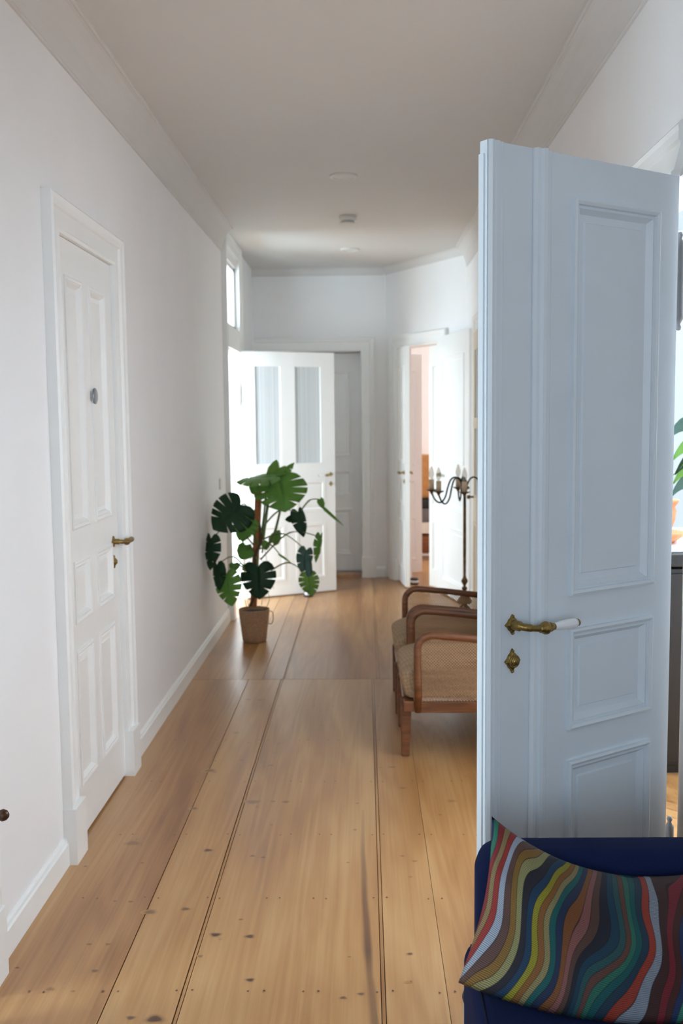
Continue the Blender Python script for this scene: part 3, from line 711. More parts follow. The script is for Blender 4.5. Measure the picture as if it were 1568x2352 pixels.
# glazed door leaf at the far left doorway, opened into the hall
GA = Vector((XL + .01, 8.44, 0)); GB = Vector((-.262, 8.85, 0)); gw = (GB - GA).length
gp = [(.11, .40, .12, .62), (.50, .79, .12, .62), (.11, .40, .72, 1.0), (.50, .79, .72, 1.0)]
gg = [(.14, .375, 1.15, 1.985), (.51, .755, 1.15, 1.985)]
gd = struct('door_3', panel_leaf(gw, 2.11, .04, gp, None, gg, raise_=.003), M['white'], label='open white door with two tall glass panes behind the monstera')
place(gd, (GA.x, GA.y, .012), math.atan2(GB.y - GA.y, GB.x - GA.x))
for x0, x1, z0, z1 in gg:
    bm = bmesh.new(); box(bm, x0, x1, .017, .023, z0, z1); obj('pane', bm, M['ribglass'], gd)
handle_set(gd, .845, 1.045, -1, .8, 0, 1, 'porcelain', .085)
hinge(gd, -.006, 1.75, -.010, .011, .16); hinge(gd, -.006, .35, -.010, .011, .16)

# end door, closed, double leaf
ew = (EX1 - EX0) / 2
for i in range(2):
    d = struct('door_4', panel_leaf(ew - .004, EZ - .05, .04, [(.08, ew - .09, .15, .62), (.08, ew - .09, .74, 1.0), (.08, ew - .09, 1.12, 1.98)], raise_=.005), M['white'], label='closed white leaf of the double door at the hall end')
    place(d, (EX0 + .002 + i * ew, 9.835, .04), 0)

# corner double door: narrow left leaf folded toward the hall, narrow inner leaf, broad right leaf opened
hl = P0 + DU * (CU0 + .0) - DN * .02
tgt = Vector((.352, 9.10, 0)); v = tgt - hl
da = struct('door_5', panel_leaf(.48, 2.17, .038, [(.09, .39, .15, .60), (.09, .39, .74, 1.0), (.09, .39, 1.12, 2.0)], raise_=.005), M['white'], label='narrow white leaf seen edge-on at the corner doorway')
place(da, (hl.x, hl.y, .015), math.atan2(v.y, v.x))
handle_set(da, .43, 1.04, -1, .8, 0, 1, 'brass', .08); handle_set(da, .43, 1.04, -1, .8, .038, -1, 'brass', .08)
db = struct('door_7', panel_leaf(.22, 2.17, .038, [(.05, .17, .15, .60), (.05, .17, .74, 1.0), (.05, .17, 1.12, 2.0)], raise_=.005), M['white'], label='narrow white leaf standing in the right of the corner doorway')
q = P0 + DU * (CU1 - .225) + DN * .02; place(db, (q.x, q.y, .015), math.atan2(DU.y, DU.x))
hr = P0 + DU * (CU1 - .0) - DN * .045; tgt = Vector((.835, 7.98, 0)); v = tgt - hr
dc = struct('door_8', panel_leaf(v.length, 2.23, .04, [(.15, v.length - .12, .12, .60), (.15, v.length - .12, .74, 1.02), (.15, v.length - .12, 1.14, 2.05)], raise_=.008), M['white'], label='broad bright white leaf opened against the right wall behind the floor lamp')
place(dc, (hr.x, hr.y, .015), math.atan2(v.y, v.x))
handle_set(dc, .09, 1.04, 1, .8, 0, 1, 'brass', .085)
# inner door of the corner room, pinkish white, standing ajar behind the opening
q = Vector((.318, 9.815, 0)); q2 = Vector((.568, 9.885, 0)); v = q2 - q
de = struct('door_9', panel_leaf(v.length, 2.15, .04, [(.06, v.length - .05, .12, .55), (.06, v.length - .05, .66, .92), (.06, v.length - .05, 1.05, 2.0)], raise_=.006), M['pink'], label='narrow pale rose door leaf folded into the corner room')
place(de, (q.x, q.y, .015), math.atan2(v.y, v.x))
# cream glazed door in the right wall behind the chairs
df = struct('door_10', panel_leaf(.70, 2.17, .03, [(.09, .61, .15, .75)], None, [(.10, .60, .95, 1.45), (.10, .60, 1.53, 2.03)], raise_=.006), M['cream'], label='cream glazed door in the right wall beyond the chairs')
place(df, (XR - .045, 7.61, .015), R(-90))
for z0, z1 in ((.95, 1.45), (1.53, 2.03)):
    bm = bmesh.new(); box(bm, .10, .60, .012, .018, z0, z1); obj('pane', bm, M['ribglass'], df)
bm = bmesh.new(); lathe(bm, [(.008, 0), (.006, -.02), (.014, -.03), (.017, -.04), (.012, -.05), (0, -.052)], 14, (.05, 0, .93), 'y'); obj('knob', bm, M['lampmetal'], df, True)

# ------------------------------------------------------------------ ceiling fittings
for i, y in enumerate((3.38, 6.02, 8.58)):
    lab = ['small round ceiling spotlight nearest the camera at the top edge', 'round recessed ceiling spotlight in front of the smoke alarm', 'round recessed ceiling spotlight beyond the smoke alarm'][i]
    t = thing('ceiling_spotlight', lab, 'light', (-.11, y, ZC - .006), group='recessed ceiling spotlights in a row')
    bm = bmesh.new(); lathe(bm, [(.060, .006), (.082, .006), (.082, 0), (.076, -.006), (.062, -.006), (.058, .0), (.058, .005)], 36); obj('ring', bm, M['plastic'], t, True)
    bm = bmesh.new(); lathe(bm, [(0, -.001), (.056, -.001), (.056, .003), (0, .003)], 30); obj('lens', bm, M['plastic'], t)
t = thing('smoke_alarm', 'white round smoke alarm hanging under the ceiling between two spotlights', 'smoke alarm', (-.105, 7.2, ZC))
bm = bmesh.new(); lathe(bm, [(0, 0), (.062, 0), (.062, -.032), (.056, -.036), (0, -.036)], 32); obj('base', bm, M['plastic'], t, True)
bm = bmesh.new(); lathe(bm, [(.045, -.036), (.047, -.043), (.058, -.046), (.062, -.05), (.058, -.058), (.038, -.066), (.02, -.072), (0, -.072)], 32); obj('cover', bm, M['plastic'], t, True)
# wall plates
bm = rbox(XL - .001, XL + .009, 4.36, 4.44, 1.04, 1.17, .004, 2); tag(obj('light_switch', bm, M['plastic'], None), 'white light switch plate beside the brass handle of the left door', 'switch')
bm = rbox(XL - .001, XL + .012, 7.22, 7.30, 1.04, 1.12, .004, 2); tag(obj('light_switch', bm, M['plastic'], None), 'small white switch on the left wall above the plant pot', 'switch')

# ------------------------------------------------------------------ armchairs
def make_chair():
    t = thing('armchair', '', 'armchair', (0, 0, 0), group='cane armchairs along the right wall')
    W_ = .56
    for y, sg in ((0.0, 1), (W_, -1)):
        # bentwood arm: front post, rounded corner, sloping top, down into the back
        pts = [(.078, 0, .222), (.076, 0, .35), (.074, 0, .48)] + [(.074 + .07 * (1 - cos(a)), 0, .512 + .065 * sin(a)) for a in [R(k) for k in (0, 15, 30, 45, 60, 75, 90)]] + [(.30, 0, .563), (.55, 0, .532), (.655, 0, .512)]
        bm = bmesh.new(); tube(bm, [(x, y, z) for x, _, z in pts], .0175, 12, True, .85); obj('armrest', bm, M['walnut'], t, True)
        # cane: two sets of diagonal strands clipped to the panel
        bm = bmesh.new(); x0, x1, z0 = .086, .64, .272
        def ztop(x):
            if x < .15: return .50 + .062 * math.sqrt(max(0, 1 - ((.15 - x) / .07) ** 2))
            return .562 - (x - .15) * .10
        pitch, hw = .0135, .0016
        for dr in (1, -1):
            c = -1.0
            while c < 1.6:
                # line: x = c + s, z = z0 + dr... walk in small steps and keep what lies inside
                seg = []
                for k in range(0, 90):
                    s = k * .0065; x = c + s if dr > 0 else c + .6 - s; z = z0 + s
                    if x0 <= x <= x1 and z <= ztop(x): seg.append((x, z))
                if len(seg) > 1:
                    (xa, za), (xb, zb) = seg[0], seg[-1]; nx, nz = (-hw, hw) if dr > 0 else (hw, hw)
                    off = .0012 * dr
                    v = [bm.verts.new((px_ + q * nx * .7, y + off + e, pz + q * nz * .7)) for e in (-.0008, .0008) for px_, pz, q in ((xa, za, -1), (xb, zb, -1), (xb, zb, 1), (xa, za, 1))]
                    for f in ((0, 1, 2, 3), (7, 6, 5, 4), (0, 4, 5, 1), (3, 2, 6, 7), (0, 3, 7, 4), (1, 5, 6, 2)): bm.faces.new([v[i] for i in f])
                c += pitch
        obj('cane_panel', bm, M['cane'], t)
        bm = rbox(.088, .66, y - .013, y + .013, .222, .272, .004, 2); obj('side_rail', bm, M['walnut'], t)
    bm = rbox(.012, .06, .0, W_, .224, .272, .004, 2); obj('front_rail', bm, M['walnut'], t)
    for y in (.065, .50):
        bm = bmesh.new()
        a = [bm.verts.new(p) for p in ((.0, y - .022, .272), (.05, y - .022, .272), (.05, y + .022, .272), (.0, y + .022, .272), (.002, y - .018, 0), (.040, y - .018, 0), (.040, y + .018, 0), (.002, y + .018, 0))]
        for f in ((0, 1, 2, 3), (7, 6, 5, 4), (0, 4, 5, 1), (1, 5, 6, 2), (2, 6, 7, 3), (3, 7, 4, 0)): bm.faces.new([a[i] for i in f])
        bmesh.ops.bevel(bm, geom=bm.edges[:], offset=.004, segments=2, affect='EDGES'); obj('leg', bm, M['walnut'], t)
        bm = bmesh.new()
        a = [bm.verts.new(p) for p in ((.60, y - .02, .26), (.65, y - .02, .26), (.65, y + .02, .26), (.60, y + .02, .26), (.64, y - .014, 0), (.67, y - .014, 0), (.67, y + .014, 0), (.64, y + .014, 0))]
        for f in ((0, 1, 2, 3), (7, 6, 5, 4), (0, 4, 5, 1), (1, 5, 6, 2), (2, 6, 7, 3), (3, 7, 4, 0)): bm.faces.new([a[i] for i in f])
        bmesh.ops.bevel(bm, geom=bm.edges[:], offset=.004, segments=2, affect='EDGES'); obj('leg', bm, M['walnut'], t)
    # seat cushion, bulging at the front
    bm = bmesh.new(); nx, ny, nz = 10, 8, 6
    box(bm, -.02, .56, .022, W_ - .022, .274, .43)
    bmesh.ops.subdivide_edges(bm, edges=bm.edges[:], cuts=5, use_grid_fill=True)
    for v in bm.verts:
        x, y, z = v.co; ux = (x + .02) / .58; uz = (z - .274) / .156; uy = (y - .022) / (W_ - .044)
        if ux < .25: v.co.x += .045 * (1 - uz) * (1 - ux / .25) + .03 * (max(0, uz - .72) / .28) ** 2 * (1 - ux / .25)
        v.co.z += .018 * sin(pi * uy) * uz - (.03 * max(0, 1 - ux / .2) ** 2 * uz)
    o = obj('seat_cushion', bm, M['taupe'], t, True); md = o.modifiers.new('soft', 'SUBSURF'); md.levels = md.render_levels = 2
    bm = bmesh.new(); box(bm, 0, .12, .03, W_ - .03, 0, .46); bmesh.ops.subdivide_edges(bm, edges=bm.edges[:], cuts=3, use_grid_fill=True)
    for v in bm.verts: v.co = Vector((.50 + v.co.x + v.co.z * .13, v.co.y, .38 + v.co.z))
    o = obj('back_cushion', bm, M['taupe'], t, True); md = o.modifiers.new('soft', 'SUBSURF'); md.levels = md.render_levels = 2
    for y in (.035, W_ - .035):
        bm = bmesh.new(); tube(bm, [(.628, y, .25), (.635, y, .5), (.672, y, .86)], .017, 10); obj('back_post', bm, M['walnut'], t, True)
    bm = bmesh.new(); tube(bm, [(.672, .035, .86), (.680, W_ / 2, .875), (.672, W_ - .035, .86)], .018, 10); obj('back_rail', bm, M['walnut'], t, True)
    return t
def copy_tree(o, parent=None):
    c = o.copy(); COL.objects.link(c)
    if parent: c.parent = parent
    for ch in list(o.children): copy_tree(ch, c)
    return c
ch = make_chair(); ch.location = (.157, 4.405, 0); ch['label'] = 'nearest brown wooden armchair with cane sides and taupe seat beside the open door'
ch2 = copy_tree(ch); ch2.location = (.150, 5.06, 0); ch2['label'] = 'second cane-sided wooden armchair behind the nearest one, in front of the floor lamp'

# ------------------------------------------------------------------ floor lamp
LX, LY = .642, 6.4
t = thing('floor_lamp', 'antique brown metal floor lamp with curved candle arms behind the armchairs', 'lamp', (LX, LY, 0))
bm = bmesh.new(); lathe(bm, [(.006, .30), (.014, .315), (.012, .33), (.02, .338), (.046, .348), (.048, .36), (.036, .385), (.016, .405), (.009, .425), (.018, .441), (.019, .447), (.008, .458), (.010, .468), (.022, .488), (.020, .50), (.011, .515), (.009, .53), (.0105, .70), (.0095, 1.05), (.012, 1.07), (.018, 1.085), (.03, 1.092), (.032, 1.10), (.016, 1.112), (.020, 1.13), (.012, 1.15), (0, 1.155)], 20)
obj('pole', bm, M['lampmetal'], t, True)
for k in range(3):
    a = R(30 + 120 * k); bm = bmesh.new()
    pts = [(r * cos(a), r * sin(a), z) for r, z in ((.0, .33), (.03, .31), (.06, .22), (.07, .12), (.12, .05), (.19, .035), (.215, .014))]
    tube(bm, smooth_pts(pts, 5), .011, 8); bmesh.ops.create_uvsphere(bm, u_segments=10, v_segments=8, radius=.016, matrix=Matrix.Translation((.218 * cos(a), .218 * sin(a), .016))); obj('leg', bm, M['lampmetal'], t, True)
for k, adeg in enumerate((174, 214, -96, 96, 14)):
    a = R(adeg); rr = .212
    pts = [(r * cos(a), r * sin(a), z) for r, z in ((.012, 1.10), (.03, 1.145), (.058, 1.165), (.088, 1.150), (.108, 1.10), (.125, 1.035), (.155, 1.002), (.188, 1.018), (rr, 1.065))]
    bm = bmesh.new(); tube(bm, smooth_pts(pts, 5), .0055, 8); arm = obj('arm', bm, M['lamparm'], t, True)
    cx, cy = rr * cos(a), rr * sin(a)
    bm = bmesh.new(); lathe(bm, [(.004, 1.055), (.010, 1.066), (.013, 1.074), (.034, 1.083), (.036, 1.087), (.013, 1.082), (.013, 1.088), (0, 1.088)], 18, (cx, cy, 0)); obj('drip_pan', bm, M['lampmetal'], arm, True)
    bm = bmesh.new(); lathe(bm, [(.0165, 1.086), (.0165, 1.150), (.0, 1.150)], 16, (cx, cy, 0)); obj('candle_sleeve', bm, M['candle'], arm, True)
    bm = bmesh.new(); lathe(bm, [(.007, 1.150), (.009, 1.156), (.0165, 1.175), (.0175, 1.19), (.013, 1.212), (.006, 1.232), (0, 1.242)], 16, (cx, cy, 0)); obj('bulb', bm, M['bulb'], arm, True)

# ------------------------------------------------------------------ monstera
PY = 6.86
pb = fl(587, 1467)
t = thing('monstera', 'large monstera plant with split leaves on a moss pole in a woven basket', 'plant', (pb.x, PY, 0))
bm = bmesh.new(); lathe(bm, [(.0, 0), (.078, 0), (.084, .01), (.092, .08), (.102, .16), (.108, .215), (.108, .228), (.102, .228), (.100, .20), (0, .20)], 32); obj('basket', bm, M['jute'], t, True)
bm = bmesh.new(); lathe(bm, [(0, .205), (.05, .212), (.101, .204)], 20); obj('soil', bm, M['soil'], t, True)
for k in (0,):
    bm = bmesh.new(); pts = [Vector((.100, .02, .21)), Vector((.128, .01, .20)), Vector((.132, .0, .15)), Vector((.118, .0, .12)), Vector((.098, 0, .125))]; tube(bm, smooth_pts(pts, 4), .0028, 6); obj('basket_handle', bm, M['jute'], t, True)
ORG = Vector((pb.x, PY, 0))
def W2(px, py, dy=0.0): return at(px, py, PY + dy) - ORG
bm = bmesh.new(); pp = [W2(582, 1392), W2(586, 1300), W2(590, 1215), W2(594, 1122)]
tube(bm, smooth_pts(pp, 6), .0235, 16); obj('moss_pole', bm, M['coir'], t, True)
bm = bmesh.new(); tube(bm, smooth_pts([W2(574, 1392, -.03), W2(592, 1340, -.035), W2(586, 1280, -.035), W2(600, 1238, -.03), W2(590, 1190, .0)], 5), [.012, .010, .013, .010] * 5 + [.009], 10); obj('stem', bm, M['root'], t, True)

HALF = [(0, 0), (.10, -.12), (.24, -.19), (.38, -.14), (.49, .02), (.54, .22), (.52, .42), (.44, .60), (.32, .77), (.18, .91), (.07, .99), (0, 1.03)]
def half_pt(s):
    x = s * (len(HALF) - 1); i = min(int(x), len(HALF) - 2); f = x - i
    p0 = HALF[max(0, i - 1)]; p1 = HALF[i]; p2 = HALF[i + 1]; p3 = HALF[min(len(HALF) - 1, i + 2)]
    return tuple(.5 * (2 * b + (c - a) * f + (2 * a - 5 * b + 4 * c - d) * f * f + (3 * b - a - 3 * c + d) * f ** 3) for a, b, c, d in zip(p0, p1, p2, p3))
def leaf(base, tip, wpx, m, normal, slits=4, droop=.18, fold=.25, start=None, dyb=0.0, dyt=0.0, wm=None, seed=0):
    b = W2(*base, dyb); e = W2(*tip, dyt); ax = e - b; Ln = ax.length / 1.0; ax.normalize()
    nn = Vector(normal); nn = (nn - ax * nn.dot(ax)).normalized(); sd = ax.cross(nn).normalized()
    wd = wm if wm else wpx * PY / FPX
    rnd = random.Random(seed + 11); bm = bmesh.new(); nc = 6
    for side in (1, -1):
        cuts = [0.0]
        for k in range(slits): cuts.append(.30 + (.50 * (k + .5) / max(1, slits)) + rnd.uniform(-.02, .02))
        cuts.append(1.0)
        for li in range(len(cuts) - 1):
            a_, b_ = cuts[li], cuts[li + 1]; rows = 5; grid = []
            for i in range(rows + 1):
                row = []
                for j in range(nc + 1):
                    c = j / nc; c0 = .46; g = .013 * max(0, (c - c0) / (1 - c0)) ** .8
                    ta = a_ + (g if li > 0 else 0); tb = b_ - (g if li < len(cuts) - 2 else 0)
                    s = ta + (tb - ta) * i / rows
                    ex, ey = half_pt(s); my = min(1.0, max(0.0, (s - .12) / .88)) ** 1.25 * .98
                    x = ex * c; y = my * (1 - c) + ey * c
                    zf = -fold * (x ** 2) * 1.3 - droop * max(0, y - .3) ** 2 + .012 * sin(14 * y + side) * c
                    row.append(bm.verts.new(b + ax * (y * Ln) + sd * (side * x * wd) + nn * (zf * max(Ln, wd))))
                grid.append(row)
            for i in range(rows):
                for j in range(nc):
                    try: bm.faces.new((grid[i][j], grid[i][j + 1], grid[i + 1][j + 1], grid[i + 1][j]))
                    except ValueError: pass
    bmesh.ops.remove_doubles(bm, verts=bm.verts, dist=.0006)
    lo = obj('leaf', bm, M[m], t, True)
    sm = lo.modifiers.new('thick', 'SOLIDIFY'); sm.thickness = .0012
    if start is not None:
        s0 = W2(*start); mid = (s0 + b) * .5 + Vector((0, -.03, .05 * (b - s0).length / .2 if b.z > s0.z - .1 else .02))
        bs = bmesh.new(); tube(bs, smooth_pts([s0, mid, b], 7), [.0055] * 8 + [.0036] * 7, 7); obj('leaf_stalk', bs, M['stem'], t, True)
FW = (0, -1, .25)
leaf((641, 1100), (655, 1170), 118, 'leafmid', (.15, -1, .75), 4, .2, .35, (602, 1270), -.02, -.12, seed=1)
leaf((634, 1094), (543, 1101), 60, 'leafmid', (0, -.32, 1), 4, .12, .2, (596, 1260), -.04, .06, wm=.26, seed=2)
leaf((626, 1098), (636, 1056), 30, 'leaflight', (.3, -1, .2), 0, .3, .8, (600, 1240), .05, .08, seed=3)
leaf((644, 1088), (674, 1061), 22, 'leafmid', (-.2, -1, .9), 2, .2, .6, (600, 1240), .05, .08, seed=4)
leaf((640, 1092), (656, 1070), 20, 'leaflight', (.2, -1, .2), 0, .2, .6, None, .03, .04, seed=5)
leaf((590, 1130), (577, 1100), 26, 'leaflight', (.2, -1, .4), 0, .2, .5, None, .04, .04, seed=25)
leaf((552, 1160), (490, 1212), 92, 'leafdark', (-.1, -1, .35), 4, .2, .3, (585, 1240), -.34, -.42, seed=6)
leaf((566, 1180), (554, 1242), 58, 'leafmid', (-.3, -1, .3), 5, .2, .3, (588, 1250), .03, -.02, seed=7)
leaf((484, 1238), (478, 1308), 44, 'leafdark', (-.7, -1, .1), 3, .2, .4, (585, 1255), -.42, -.44, seed=8)
leaf((498, 1298), (500, 1356), 36, 'leafdark', (-.6, -1, .1), 1, .2, .4, (580, 1330), -.36, -.38, seed=9)
leaf((518, 1322), (530, 1391), 58, 'leafmid', (-.2, -1, .2), 4, .25, .3, (580, 1330), -.32, -.36, seed=10)
leaf((538, 1294), (538, 1312), 25, 'leafmid', FW, 0, .2, .3, (584, 1330), -.05, -.06, seed=11)
leaf((564, 1252), (552, 1284), 38, 'leafmid', (-.2, -1, .5), 0, .2, .3, (588, 1300), .03, .0, seed=12)
leaf((592, 1302), (596, 1374), 76, 'leafdark', (.1, -1, .2), 3, .25, .3, (588, 1280), -.10, -.16, seed=13)
leaf((684, 1176), (699, 1232), 36, 'leafdark', (.5, -1, .2), 1, .2, .4, (600, 1215), -.03, -.05, seed=14)
leaf((674, 1190), (654, 1193), 18, 'leafdark', (.2, -1, .5), 0, .2, .3, None, -.01, .0, seed=15)
leaf((735, 1147), (744, 1168), 18, 'leafmid', (.5, -1, .2), 0, .2, .3, (688, 1177), .0, .0, seed=16)
leaf((744, 1164), (790, 1205), 12, 'leafmid', (.3, -.6, .9), 0, .1, .2, None, .0, .05, seed=17)
leaf((735, 1233), (728, 1292), 22, 'leafmid', (.8, -1, .1), 3, .2, .3, (598, 1285), -.02, -.03, seed=18)
leaf((703, 1264), (693, 1313), 36, 'leafblue', (.3, -1, .5), 2, .2, .3, (600, 1240), -.06, -.12, seed=19)
leaf((708, 1290), (712, 1334), 18, 'leafblue', (.3, -1, .5), 0, .2, .3, None, -.10, -.14, seed=20)
leaf((707, 1320), (717, 1366), 44, 'leaflight', (.1, -1, .5), 4, .3, .4, (622, 1310), -.12, -.18, seed=21)
leaf((626, 1246), (641, 1218), 26, 'leaflight', FW, 0, .2, .3, (600, 1260), .06, .06, seed=22)
leaf((643, 1274), (668, 1291), 8, 'leafmid', (.2, -.5, 1), 0, .1, .1, (605, 1250), -.02, -.04, seed=23)
leaf((612, 1258), (606, 1240), 20, 'leaflight', (.4, -1, .4), 0, .2, .3, None, -.03, -.03, seed=24)
leaf((578, 1196), (580, 1172), 20, 'leafmid', FW, 0, .2, .3, None, .05, .05, seed=26)
for a_, b_, c_, r_ in (((610, 1262), (630, 1225), (646, 1160), .009), ((604, 1240), (612, 1190), (618, 1130), .006), ((600, 1225), (606, 1180), (610, 1120), .005), ((598, 1262), (580, 1225), (560, 1200), .005)):
    bs = bmesh.new(); tube(bs, smooth_pts([W2(*a_, -.03), W2(*b_, -.03), W2(*c_, -.02)], 7), [r_ * (1.25 - .03 * i) for i in range(15)], 8); obj('leaf_stalk', bs, M['stem'], t, True)
leaf((572, 1196), (548, 1238), 52, 'leafmid', (-.2, -1, .4), 4, .2, .3, (590, 1262), -.10, -.16, seed=31)
leaf((566, 1262), (556, 1284), 40, 'leafmid', (-.3, -1, .6), 0, .2, .3, (590, 1300), -.06, -.08, seed=32)
# aerial roots
for a_, b_, c_ in (((596, 1280), (616, 1310), (628, 1352)), ((600, 1330), (618, 1370), (612, 1396)), ((598, 1240), (612, 1290), (600, 1390)), ((574, 1290), (556, 1330), (566, 1394)), ((590, 1260), (560, 1320), (572, 1396))):
    bs = bmesh.new(); tube(bs, smooth_pts([W2(*a_), W2(*b_, -.03), W2(*c_, -.02)], 7), .0016, 5); obj('aerial_root', bs, M['root'], t, True)

# ------------------------------------------------------------------ door stops
for k, (x, y, lab) in enumerate(((708, 1371, 'small black and white round door stop under the glazed door leaf'), (952, 1343, 'small black and white round door stop at the corner doorway'))):
    p = fl(x, y); t = thing('door_stop', lab, 'door stop', (p.x, p.y + .03, 0), group='round door stops on the floor')
    bm = bmesh.new(); lathe(bm, [(0, 0), (.040, 0), (.042, .014), (.036, .015), (0, .015)], 22); obj('base', bm, M['blackp'], t, True)
    bm = bmesh.new(); lathe(bm, [(.036, .014), (.036, .042), (0, .042)], 22); obj('body', bm, M['porcelain'], t, True)
    bm = bmesh.new(); lathe(bm, [(.0, .040), (.040, .041), (.041, .054), (.034, .060), (0, .060)], 22); obj('cap', bm, M['blackp'], t, True)

# ------------------------------------------------------------------ sofa
t = thing('sofa', 'dark blue upholstered sofa in front of the open grey-blue door', 'sofa', (0, 0, 0))
bm = rbox(.205, 1.75, 1.25, 2.075, .16, .425, .035, 5); o = obj('seat', bm, M['navy'], t, True)
bm = rbox(.240, 1.75, 2.065, 2.215, .14, .612, .055, 6); 
for v in bm.verts:
    if v.co.z > .5: v.co.z += .0 - .014 * max(0, 1 - (v.co.x - .228) / .12)
o = obj('backrest', bm, M['navy'], t, True)
bm = bmesh.new(); tube(bm, [(.222, 1.27, .419), (.222, 2.05, .419)], .003, 6); obj('piping', bm, M['navydark'], t, True)
for x, y in ((.27, 1.32), (.27, 2.14), (1.68, 1.32), (1.68, 2.14)):
    bm = bmesh.new(); lathe(bm, [(.014, 0), (.022, .165), (0, .165)], 14, (x, y, 0)); obj('leg', bm, M['walnut'], t, True)

# ------------------------------------------------------------------ cushion
def make_cushion():
    bm = bmesh.new(); uvl = bm.loops.layers.uv.new('UVMap'); nu, nv = 60, 40
    BL, BM, BR = Vector((.178, 1.885, .432)), Vector((.45, 1.765, .426)), Vector((.74, 1.80, .43))
    TL, TM, TR = Vector((.262, 2.035, .712)), Vector((.50, 2.045, .585)), Vector((.78, 2.05, .600))
    def edge(a, m, b, s):
        c = m * 2 - (a + b) * .5; return a * (1 - s) ** 2 + c * 2 * s * (1 - s) + b * s * s
    def sheet(sg):
        g = []
        for j in range(nv + 1):
            v = j / nv; row = []
            for i in range(nu + 1):
                u = i / nu
                p = edge(BL, BM, BR, u) * (1 - v) + edge(TL, TM, TR, u) * v
                p = p + Vector((.020, .005, 0)) * sin(pi * v) * (1 - u) ** 3 * 1.0 - Vector((0.01, 0, 0)) * sin(pi * v) * u ** 3
                e = (min(1, 4.2 * u) * min(1, 4.2 * (1 - u))) ; puff = (sin(pi * min(1, max(0, u))) ** .42) * (sin(pi * v) ** .5)
                nrm = Vector((-.1, -.80, .58)).normalized()
                wr = .010 * sin(u * 17 + v * 5) * (v ** 2) * puff + .006 * sin(u * 9 - v * 11) * puff + .016 * math.exp(-((u - .60) / .05) ** 2) * (v ** 3) * -1 + .007 * sin(v * 22 + u * 3) * math.exp(-(u / .12) ** 2) * puff
                th = (.075 if sg > 0 else .018)
                q = p + nrm * (sg * puff * th + wr * (1 if sg > 0 else .2))
                row.append((q, u, v))
            g.append(row)
        vs = [[bm.verts.new(c[0]) for c in r] for r in g]
        for j in range(nv):
            for i in range(nu):
                idx = ((j, i), (j, i + 1), (j + 1, i + 1), (j + 1, i)); f = bm.faces.new([vs[a][b] for a, b in idx])
                for l, (a, b) in zip(f.loops, idx): l[uvl].uv = (g[a][b][1], g[a][b][2])
    sheet(1); sheet(-1)
    bmesh.ops.remove_doubles(bm, verts=bm.verts, dist=.0004)
    return bm
o = obj('cushion', make_cushion(), M['print'], None, True)
tag(o, 'multicoloured cushion with wavy hatched ribbons leaning on the blue sofa back', 'cushion')

# small round felt box whose rim just shows beside the sofa
t = thing('felt_box', 'pale grey round felt box with dark rim behind the left sofa end', 'box', (.302, 2.312, 0))
bm = bmesh.new(); lathe(bm, [(0, 0), (.062, 0), (.068, .01), (.072, .136), (.066, .136), (.062, .02), (0, .016)], 32); obj('body', bm, M['slipper'], t, True)
bm = bmesh.new(); lathe(bm, [(.065, .136), (.073, .134), (.0745, .139), (.073, .143), (.066, .143), (.065, .136)], 32); obj('rim', bm, M['blackp'], t, True)

# ------------------------------------------------------------------ low cabinet with a knob at the left edge
t = thing('sideboard', 'low white cabinet by the left wall with a dark round knob', 'cabinet', (0, 0, 0))
bm = rbox(XL + .06, -.955, 2.22, 2.42, .0, .50, .004, 2); obj('body', bm, M['white'], t)
kp = at(6, 1867, 2.44)
bm = bmesh.new(); box(bm, -.955, -.94, 2.23, 2.44, .36, .46); dr = obj('drawer', bm, M['white'], t)
bm = bmesh.new(); lathe(bm, [(.008, -.03), (.006, -.006), (.0075, -.002), (.013, .004), (.0155, .012), (.013, .021), (.006, .027), (0, .028)], 16, (kp.x - .006, 2.425, kp.z + .0), 'x'); obj('knob', bm, M['bronze'], dr, True)

# ------------------------------------------------------------------ right side room things
t = thing('cabinet', 'black cabinet glimpsed through the gap beside the open door', 'cabinet', (1.24, 4.19, 0))
bm = rbox(0, .62, .02, .40, .04, .90, .004, 2); obj('body', bm, M['blackw'], t)
bm = rbox(-.01, .63, 0, .41, .91, .965, .004, 2); obj('top', bm, M['blackw'], t)
bm = bmesh.new(); box(bm, .02, .60, .05, .38, 0, .05); obj('plinth', bm, M['blackw'], t)
for k in range(2):
    bm = rbox(.01 + k * .305, .305 + k * .305, .004, .022, .06, .88, .003, 2); dd = obj('door', bm, M['blackw'], t)
bm = rbox(1.20, 1.46, 4.24, 4.52, .966, .995, .004, 2); tag(obj('tray', bm, M['porcelain'], None), 'white tray on the black cabinet under the plant saucer', 'tray')
t = thing('potted_plant', 'green houseplant in a terracotta pot on the black cabinet by the window', 'plant', (1.27, 4.38, .996))
bm = bmesh.new(); lathe(bm, [(0, 0), (.085, 0), (.125, .03), (.13, .045), (.12, .045), (.09, .015), (0, .012)], 30); obj('saucer', bm, M['terra'], t, True)
bm = bmesh.new(); lathe(bm, [(0, .015), (.062, .015), (.07, .05), (.088, .10), (.092, .14), (.085, .155), (.10, .175), (.104, .185), (.092, .185), (.085, .17), (0, .165)], 30); obj('pot', bm, M['terra'], t, True)
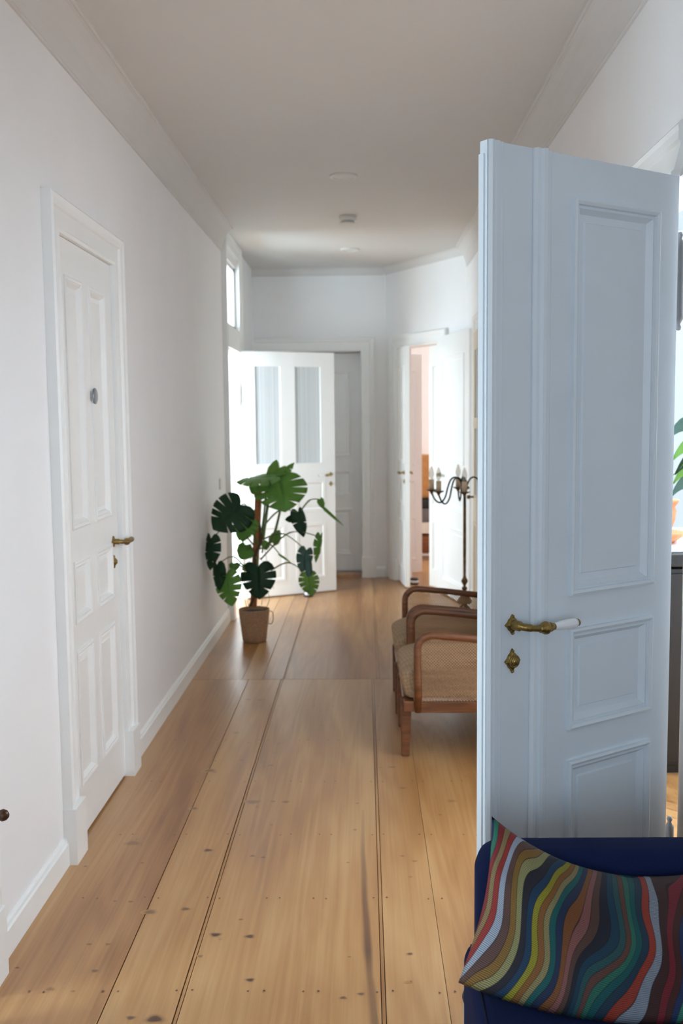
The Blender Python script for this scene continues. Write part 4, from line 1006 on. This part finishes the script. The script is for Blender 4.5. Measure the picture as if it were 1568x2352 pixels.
for k, (dx, dz, l, mm) in enumerate(((.06, .36, .16, 'leafmid'), (.075, .30, .15, 'leafdark'), (.07, .26, .14, 'leafmid'), (.06, .20, .15, 'leafblue'), (.04, .45, .18, 'leafblue'), (-.08, .35, .2, 'leafmid'), (-.02, .4, .2, 'leafdark'))):
    bm = bmesh.new(); rows = []
    for i in range(11):
        s = i / 10; hw = .032 * sin(pi * min(1, s * .96 + .04)) ** .8
        c = Vector((dx + (l * s if dx > 0 else -l * s), -.03 + .02 * k * .2, dz + .10 * sin(pi * s * .8) - .12 * s * s))
        rows.append([bm.verts.new(c + Vector((0, 0, hw)) + Vector((0, -.01, 0))), bm.verts.new(c), bm.verts.new(c - Vector((0, 0, hw)) + Vector((0, -.012, 0)))])
    for a, b in zip(rows[:-1], rows[1:]):
        for j in range(2): bm.faces.new((a[j], a[j + 1], b[j + 1], b[j]))
    lo = obj('leaf', bm, M[mm], t, True); sm = lo.modifiers.new('thick', 'SOLIDIFY'); sm.thickness = .001
    bs = bmesh.new(); tube(bs, smooth_pts([(0, 0, .17), (dx * .3, 0, .17 + (dz - .17) * .6), (dx, -.03, dz)], 5), .003, 6); obj('stem', bs, M['stem'], t, True)

# ------------------------------------------------------------------ things seen through the corner doorway
SX, SY = .80, 11.05
t = thing('shelf', 'low white shelf glimpsed through the corner doorway', 'shelf', (SX, SY, 0))
bm = bmesh.new(); box(bm, -.22, .22, -.16, .16, .28, .40); box(bm, -.22, -.20, -.16, .16, 0, .28); box(bm, .20, .22, -.16, .16, 0, .28); obj('carcass', bm, M['white'], t)
bm = bmesh.new(); box(bm, -.20, .20, -.15, .15, .035, .055); obj('board', bm, M['white'], t)
def put(name, lab, cat, z, sx, sy, sz, m, dx=0):
    o = obj(name, rbox(-sx / 2, sx / 2, -sy / 2, sy / 2, 0, sz, min(sx, sy, sz) * .12, 2), M[m], None, True); o.location = (SX + dx, SY, z); tag(o, lab, cat)
put('folded_blanket', 'grey folded textile on the low shelf under the black box', 'blanket', .401, .42, .28, .155, 'greycl')
put('storage_box', 'black box lying on grey textile seen through the corner doorway', 'box', .558, .42, .28, .10, 'blackp')
put('cardboard_box', 'tan upright box on top of the black box in the corner room', 'box', .66, .40, .2, .48, 'tan')
put('basket', 'brown wicker basket inside the low white shelf of the corner room', 'basket', .057, .37, .26, .20, 'wicker')
